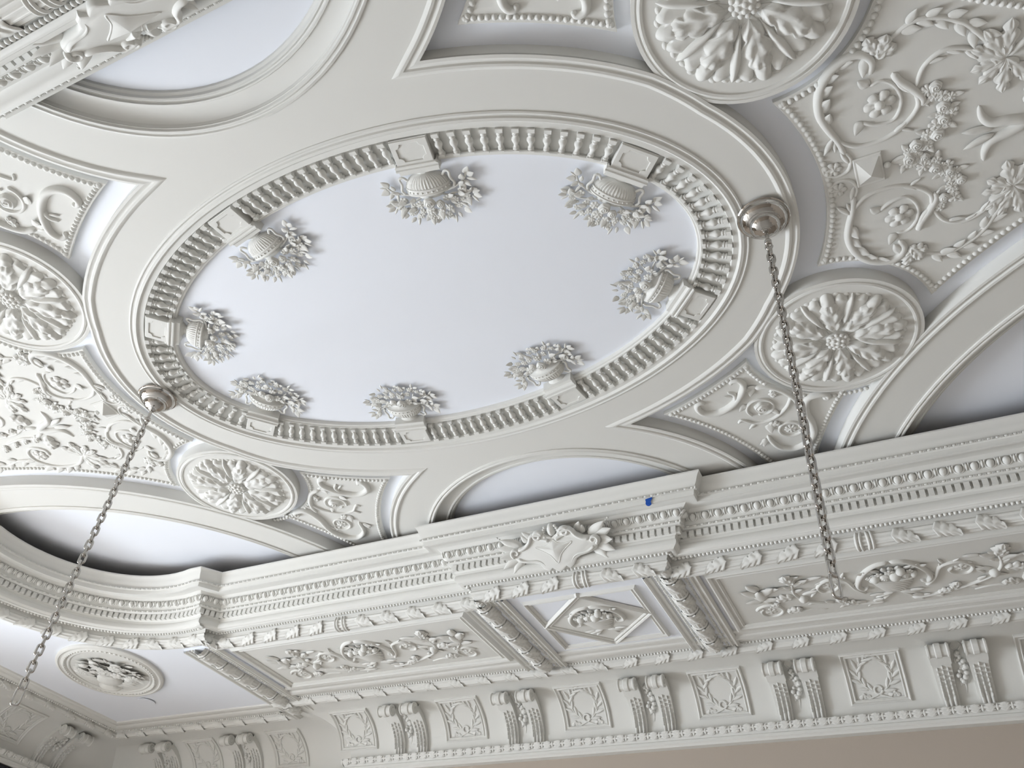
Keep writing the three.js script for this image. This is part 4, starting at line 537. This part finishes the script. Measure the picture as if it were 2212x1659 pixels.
const WHERE = ['beneath the diamond and arabesque soffit panels', 'beneath the white corner soffit with the medallion', 'on the end wall by the medallion corner'];
function wallSpot(g, at, side) { g.userData.label = g.userData.label.split(' | ')[0].replace(/ (beneath the|on the end).*$/, '') + ' ' + WHERE[side]; // side 0: far long wall, breakfront; 1: far long wall, corner bay; 2: end wall on the left
  if (side === 2) { g.position.set(-4.42, H, at); g.rotation.y = PI / 2; } else g.position.set(at, H, side ? -2.83 : -2.61); return g; }
{
  const m = plaster, mw = plaster;
  // console
  const W2 = 0.048, c0 = thing('scroll_console', 'fluted scroll console with husk chains', 'console', 'paired consoles along the cove');
  mesh(c0, 'shaft', coveStrip((u, s) => { const k = [[-1, 0], [-1, 1], [-0.86, 1], [0.86, 1], [1, 1], [1, 0]][Math.round(u * 5)], v = lerp(0.005, 0.3, s), w = lerp(0.041, W2, s); return [k[0] * w, v, k[1] * lerp(0.016, 0.03, s)]; }, 5, 14, 0.4), m);
  for (const x of [-0.026, 0, 0.026]) { mesh(c0, 'reed', coveStem([[x * 0.88, 0.006], [x * 0.94, 0.15], [x, 0.272]], 0.0075, 0.0085).translate(0, 0, 0.02), m); 
    const hk = []; const ob = new THREE.Object3D(); for (let i = 0; i < 7; i++) { onCove(ob, x, aOf(0.262 - i * 0.03 - (x ? 0.012 : 0)), 0.032); ob.scale.set(0.0055, 0.0115, 0.007); ob.updateMatrix(); hk.push(ball.clone().applyMatrix4(ob.matrix)); } stuff(mesh(c0, 'husk_chain', mergeGeometries(hk), m)); }
  mesh(c0, 'neck_block', coveStrip((u, s) => { const k = [[-1, 0], [-1, 1], [1, 1], [1, 0]][Math.round(u * 3)]; return [k[0] * 0.052, lerp(0.285, 0.375, s), k[1] * 0.036]; }, 3, 4, 0.4), m);
  const vol = new THREE.Group(); vol.name = 'volute'; c0.add(vol); { const [y, z] = cove(aOf(0.385)); vol.position.set(0, y - 0.042, z + 0.03); }
  const vx = [-0.053, -0.053, -0.046, -0.04, -0.018, -0.013, 0.013, 0.018, 0.04, 0.046, 0.053, 0.053], vr = [0.001, 0.98, 1, 0.86, 0.86, 1.02, 1.02, 0.86, 0.86, 1, 0.98, 0.001];
  mesh(vol, 'volute_roll', grid(24, 11, (u, s) => { const a = u * 2 * PI, i = Math.round(s * 11), r = 0.039 * vr[i]; return [vx[i], r * Math.sin(a), r * Math.cos(a)]; }, 0.5, true), m);
  for (const s of [-1, 1]) { const sp = mesh(vol, 'volute_scroll', stem(spiral(0, 0, 0.029, 1.2, 2.2, 30, 0.08), 0.0045, 0.003), m); sp.rotation.y = s * PI / 2; sp.position.x = s * 0.053; }
  // wreath panel
  const wp = thing('wreath_panel', 'framed laurel wreath panel', 'wreath panel', 'laurel wreath panels along the cove');
  const wx = 0.158, v0 = 0.075, v1 = 0.4, prof = [[0, 0.0], [0.0, 0.010], [0.006, 0.014], [0.013, 0.010], [0.016, 0.006], [0.021, 0.006], [0.025, 0.012], [0.03, 0.010], [0.032, 0.003]];
  for (const s of [-1, 1]) mesh(wp, 'frame_side', coveStrip((u, t) => { const q = prof[Math.round(u * 8)]; return [s * (wx - q[0]), lerp(v0 + q[0], v1 - q[0], t), q[1]]; }, 8, 12, 0.5), m);
  for (const [v, d] of [[v0, 1], [v1, -1]]) mesh(wp, 'frame_rail', coveStrip((u, t) => { const q = prof[Math.round(u * 8)]; return [lerp(-1, 1, t) * (wx - q[0]), v + d * q[0], q[1]]; }, 8, 1, 0.5), m);
  for (const s of [-1, 1]) {
    const br = [[0.06, 0.105], [0.0, 0.13], [-0.05, 0.165], [-0.085, 0.22], [-0.088, 0.28], [-0.06, 0.33], [-0.03, 0.355]].map(([x, v]) => [x * s, v]), c = new THREE.CatmullRomCurve3(br.map((p) => new THREE.Vector3(p[0], p[1], 0)), false, 'centripetal');
    mesh(wp, 'laurel_branch', coveStem(br, 0.006, 0.003), m);
    for (let i = 0; i < 13; i++) { const t = lerp(0.25, 1, i / 12), q = c.getPoint(t), d = c.getTangent(t), a = Math.atan2(d.y, d.x), k = i % 2 ? 1 : -1; relief(wp, 'laurel_leaf', leafLong, m, q.x, q.y, a + k * 0.55 * (i < 12 ? 1 : 0), rr(0.06, 0.074), 0.002); }
    for (let i = 0; i < 3; i++) relief(wp, 'ribbon_curl', leafRound, m, s * (0.045 + 0.03 * i), 0.118 - 0.004 * i, s > 0 ? 0.3 + i : PI - 0.3 - i, 0.03, 0.002);
  }
  relief(wp, 'ribbon_ring', stem(spiral(0, 0, 0.021, 0, 1, 16, 1), 0.0065, 0.0065), m, 0, 0.155, PI / 2, 1, 0.003);
  // fruit drop
  const fd = thing('fruit_drop', 'fruit bunch between paired consoles', 'fruit ornament', 'fruit drops between the consoles');
  for (let i = 0; i < 16; i++) { const t = i / 15, w = 0.022 * Math.sin(PI * Math.pow(1 - t, 0.8)) + 0.004; relief(fd, 'fruit', ball, m, rr(-1, 1) * w, lerp(0.335, 0.16, t), 0, rr(0.009, 0.016), 0.01); }
  for (let i = 0; i < 8; i++) relief(fd, 'leaf', leaf, m, rr(-0.012, 0.012), lerp(0.32, 0.18, i / 7), rr(-2.0, -1.1), rr(0.04, 0.05), 0.002);
  mesh(fd, 'tail', coveStem([[0, 0.17], [0.004, 0.13], [-0.002, 0.09]], 0.006, 0.002, 8), m);
  // ribbon bow beside the consoles hangs as part of the drop
  for (const s of [-1, 1]) mesh(fd, 'ribbon', coveStem([[s * 0.01, 0.345], [s * 0.026, 0.37], [s * 0.018, 0.395]], 0.005, 0.003, 10), m);
  const pairs = [[0, 0], [-0.87, 0], [0.87, 0], [-1.74, 0], [1.74, 0], [-3.345, 1], [-4.18, 1], [-2.65, 2]], panels = [[-0.435, 0], [0.435, 0], [-1.305, 0], [1.305, 0], [-2.175, 0], [2.175, 0], [-2.93, 1], [-3.765, 1], [-2.2, 2]];
  let nc = 0, nw = 0, nf = 0;
  for (const [p, s] of pairs) { for (const d of [-0.09, 0.09]) wallSpot(nc++ ? copyOf(c0) : c0, p + d, s); wallSpot(nf++ ? copyOf(fd) : fd, p, s); }
  for (const [p, s] of panels) wallSpot(nw++ ? copyOf(wp) : wp, p, s);
}
// ================================================================ cartouches on the cornice
{
  const g = thing('cartouche', 'scrolled plaster cartouche with leaves on the cornice above the diamond soffit panel', 'cartouche', 'cartouches on the projecting cornice');
  const m = plaster, dish = (x, y) => 0.062 - 0.5 * x * x - 1.2 * (y + 0.01) * (y + 0.01);
  // shield: domed sheet over a mirrored outline
  const out = [[0, 0.052], [0.03, 0.07], [0.07, 0.1], [0.1, 0.095], [0.125, 0.06], [0.165, 0.03], [0.2, 0.022], [0.232, 0.016], [0.24, -0.012], [0.222, -0.045], [0.18, -0.062], [0.13, -0.07], [0.1, -0.085], [0.083, -0.115], [0.06, -0.132], [0.04, -0.115], [0.012, -0.14], [0, -0.142]];
  const sh = shapeOf([...out, ...out.slice(1, -1).reverse().map(([x, y]) => [-x, y])]);
  const ex = new THREE.ExtrudeGeometry(sh, { depth: 0.02, bevelEnabled: true, bevelThickness: 0.012, bevelSize: 0.008, bevelSegments: 3, curveSegments: 4, steps: 1 }); mesh(g, 'shield', toCreasedNormals(ex.translate(0, 0, 0.01), 0.7), m);
  const inner = [[0, 0.05], [0.022, 0.026], [0.055, 0.016], [0.105, 0.018], [0.066, -0.012], [0.03, -0.044], [0, -0.095], [-0.03, -0.044], [-0.066, -0.012], [-0.105, 0.018], [-0.055, 0.016], [-0.022, 0.026]];
  mesh(g, 'boss', geom([0, -0.005, 0.066, ...inner.flatMap(([x, y]) => [x, y, 0.043])], inner.flatMap((_, i) => [0, 1 + i, 1 + (i + 1) % inner.length]), 0.9), m);
  mesh(g, 'boss_edge', stem([...inner], 0.0035, 0.0035, { closed: true, n: 60 }).translate(0, 0, 0.042), m);
  for (const s of [-1, 1]) {
    const F = (a) => a.map(([x, y]) => [x * s, y]), st = (name, p, r0, r1, z, o) => { const q = mesh(g, name, stem(F(p), r0, r1, { h: 1.9, ...o }), m); q.position.z = z; };
    st('scroll_band', [[0.016, 0.09], ...spiral(0.078, 0.082, 0.026, 2.9, -1.3, 14, 0.25).reverse(), [0.11, 0.09], [0.135, 0.05], [0.175, 0.022], [0.215, 0.02]].slice(1), 0.012, 0.014, 0.03, { n: 60 });
    st('scroll_band', [...spiral(0.226, 0.004, 0.026, -1.4, 1.4, 16, 0.2)], 0.013, 0.006, 0.034, { n: 40 });
    st('scroll_band', [[0.225, -0.03], [0.18, -0.055], [0.12, -0.062], [0.09, -0.08], [0.07, -0.115]], 0.012, 0.006, 0.03);
    st('scroll_band', [[0.02, 0.045], [0.045, 0.055], [0.075, 0.06]], 0.013, 0.005, 0.036);
    const z = 0.006; for (const [x, y, a, l, k] of [[0.19, 0.02, 0.62, 0.14, leaf], [0.2, 0.01, 0.3, 0.14, leaf], [0.2, -0.005, -0.05, 0.13, leafRound], [0.2, -0.02, -0.45, 0.14, leaf], [0.195, -0.03, -0.85, 0.12, leaf], [0.16, 0.045, 1.25, 0.06, leafRound], [0.13, 0.065, 1.0, 0.07, leafRound]]) put(g, 'leaf', k, m, s * x, y, s > 0 ? a : PI - a, [l * 0.8, l, l * 0.9], z, 0.1);
    for (let i = 0; i < 6; i++) { const b = mesh(g, 'pearl', ball, m); b.position.set(s * (0.03 + 0.012 * Math.sin(i * 0.6)), 0.125 - i * 0.014, 0.03 + i * 0.002); b.scale.setScalar(0.0085); const c = mesh(g, 'pearl', ball, m); c.position.set(s * (0.262 + i * 0.012), 0.055 + i * 0.011, 0.016); c.scale.setScalar(0.0062); }
  }
  const cr = mesh(g, 'crest_shell', dome, m); cr.position.set(0, 0.1, 0.01); cr.scale.set(0.026, 0.042, 0.035);
  const L = 0.82, put2 = (o, s) => orient(o, [0, H - 0.222, -s * 1.525], [s, 0, 0], [0, Math.cos(L), s * Math.sin(L)], [0, -Math.sin(L), s * Math.cos(L)]);
  g.scale.set(0.97, 0.87, 1); put2(g, 1); const c2 = copyOf(g); c2.userData.label = 'scrolled plaster cartouche on the cornice across the ceiling from the diamond soffit panel'; put2(c2, -1);
}
// ================================================================ chandelier chains
{
  const wire = 0.0050; class Link extends THREE.Curve { constructor(l, w) { super(); this.l = l; this.w = w; } getPoint(t, v = new THREE.Vector3()) { const a = t * 2 * PI, c = Math.cos(a), s = Math.sin(a), p = 0.42; return v.set(this.w * Math.sign(c) * Math.pow(Math.abs(c), p), this.l * Math.sign(s) * Math.pow(Math.abs(s), 0.62), 0); } }
  const linkG = new THREE.TubeGeometry(new Link(0.0195, 0.0112), 44, wire, 7, true), hookG = new THREE.TubeGeometry(new Link(0.032, 0.0135), 48, 0.0042, 8, true);
  const can = toCreasedNormals(new THREE.LatheGeometry([[0.0, 0.0], [0.09, 0.0], [0.0922, -0.003], [0.0922, -0.006], [0.0895, -0.009], [0.085, -0.0105], [0.0845, -0.0135], [0.0835, -0.016], [0.080, -0.0235], [0.0745, -0.0305], [0.067, -0.0365], [0.060, -0.0400], [0.0595, -0.0435], [0.057, -0.0455], [0.0535, -0.0462], [0.053, -0.0485], [0.0505, -0.0545], [0.0455, -0.0615], [0.038, -0.068], [0.029, -0.073], [0.019, -0.0765], [0.0185, -0.079], [0.0155, -0.0805], [0.0155, -0.083], [0.0115, -0.085], [0.0115, -0.089], [0.0, -0.0895]].map(([r, y]) => new THREE.Vector2(r, y)), 72), 0.5);
  const build = (x, z, label) => {
    const g = thing('chandelier_chain', label, 'chain'); g.position.set(x, H - 0.008, z);
    mesh(g, 'canopy', can, chrome); mesh(g, 'rod', new THREE.CylinderGeometry(0.0068, 0.0068, 0.05, 16).translate(0, -0.106, 0), chrome);
    mesh(g, 'collar', new THREE.LatheGeometry([[0, -0.128], [0.009, -0.128], [0.0125, -0.132], [0.0125, -0.136], [0.009, -0.139], [0.0125, -0.143], [0.0125, -0.148], [0.008, -0.152], [0, -0.152]].map(([r, y]) => new THREE.Vector2(r, y)), 20), chrome);
    mesh(g, 'loop', new THREE.TorusGeometry(0.0105, 0.0042, 8, 24).translate(0, -0.163, 0), chrome);
    const n = 38, y0 = -0.19, pitch = 0.0328; for (let i = 0; i < n; i++) { const l = mesh(g, 'chain_link', linkG, chrome); l.position.y = y0 - i * pitch; l.rotation.y = (i % 2 ? 0 : PI / 2) + 0.5 + i * 0.012; }
    const h = mesh(g, 'hook', hookG, chrome); h.position.y = y0 - n * pitch - 0.014; h.rotation.y = 0.9;
    return g;
  };
  build(1.445, -0.03, 'polished nickel chain and canopy hanging in front of the long arabesque soffit panel'); build(-1.43, 0.01, 'polished nickel chain and canopy hanging in front of the oval medallion corner');
}
// ================================================================ piece of blue tape on the far cornice
{
  const t = thing('blue_tape', 'torn piece of blue tape stuck to the far cornice beside the cartouche', 'tape');
  const f = (u, s) => { const x = (u - 0.5) * lerp(0.034, 0.024, s) + 0.003 * Math.sin(s * 9) * (u - 0.4) - 0.006 * s, k = s * 3; const y = lerp(0, -0.026, Math.min(1, s * 1.4)) - (s > 0.7 ? (s - 0.7) * 0.01 : 0), z = s < 0.7 ? 0.002 : 0.002 - (s - 0.7) * 0.055; return [x, y + (s === 0 ? 0.006 * (u - 0.5) : 0) - (s === 1 ? 0.006 * Math.sin(PI * u) : 0), z]; };
  mesh(t, 'tape_strip', mergeGeometries([grid(6, 10, f), grid(6, 10, (u, s) => { const q = f(u, s); q[2] -= 0.0008; return q; })]), tapeBlue); t.position.set(0.54, H - 0.118, -1.421);
}
// ================================================================ dark band on the end wall, just below the moulding
{
  const b = thing('pelmet', 'dark navy pelmet at the top of the end wall beneath the leaf moulding', 'pelmet'); b.position.set(-4.895, H - 0.75, -2.3);
  const navy = mat({ color: C(0.012, 0.013, 0.022), roughness: 0.6 }); mesh(b, 'pelmet_board', box(0.03, 0.32, 1.0, 0, -0.16, 0), navy); mesh(b, 'pelmet_rail', new THREE.CylinderGeometry(0.012, 0.012, 1.0, 14).rotateX(PI / 2).translate(0.015, -0.02, 0), navy);
}
renderer.render(scene, camera);
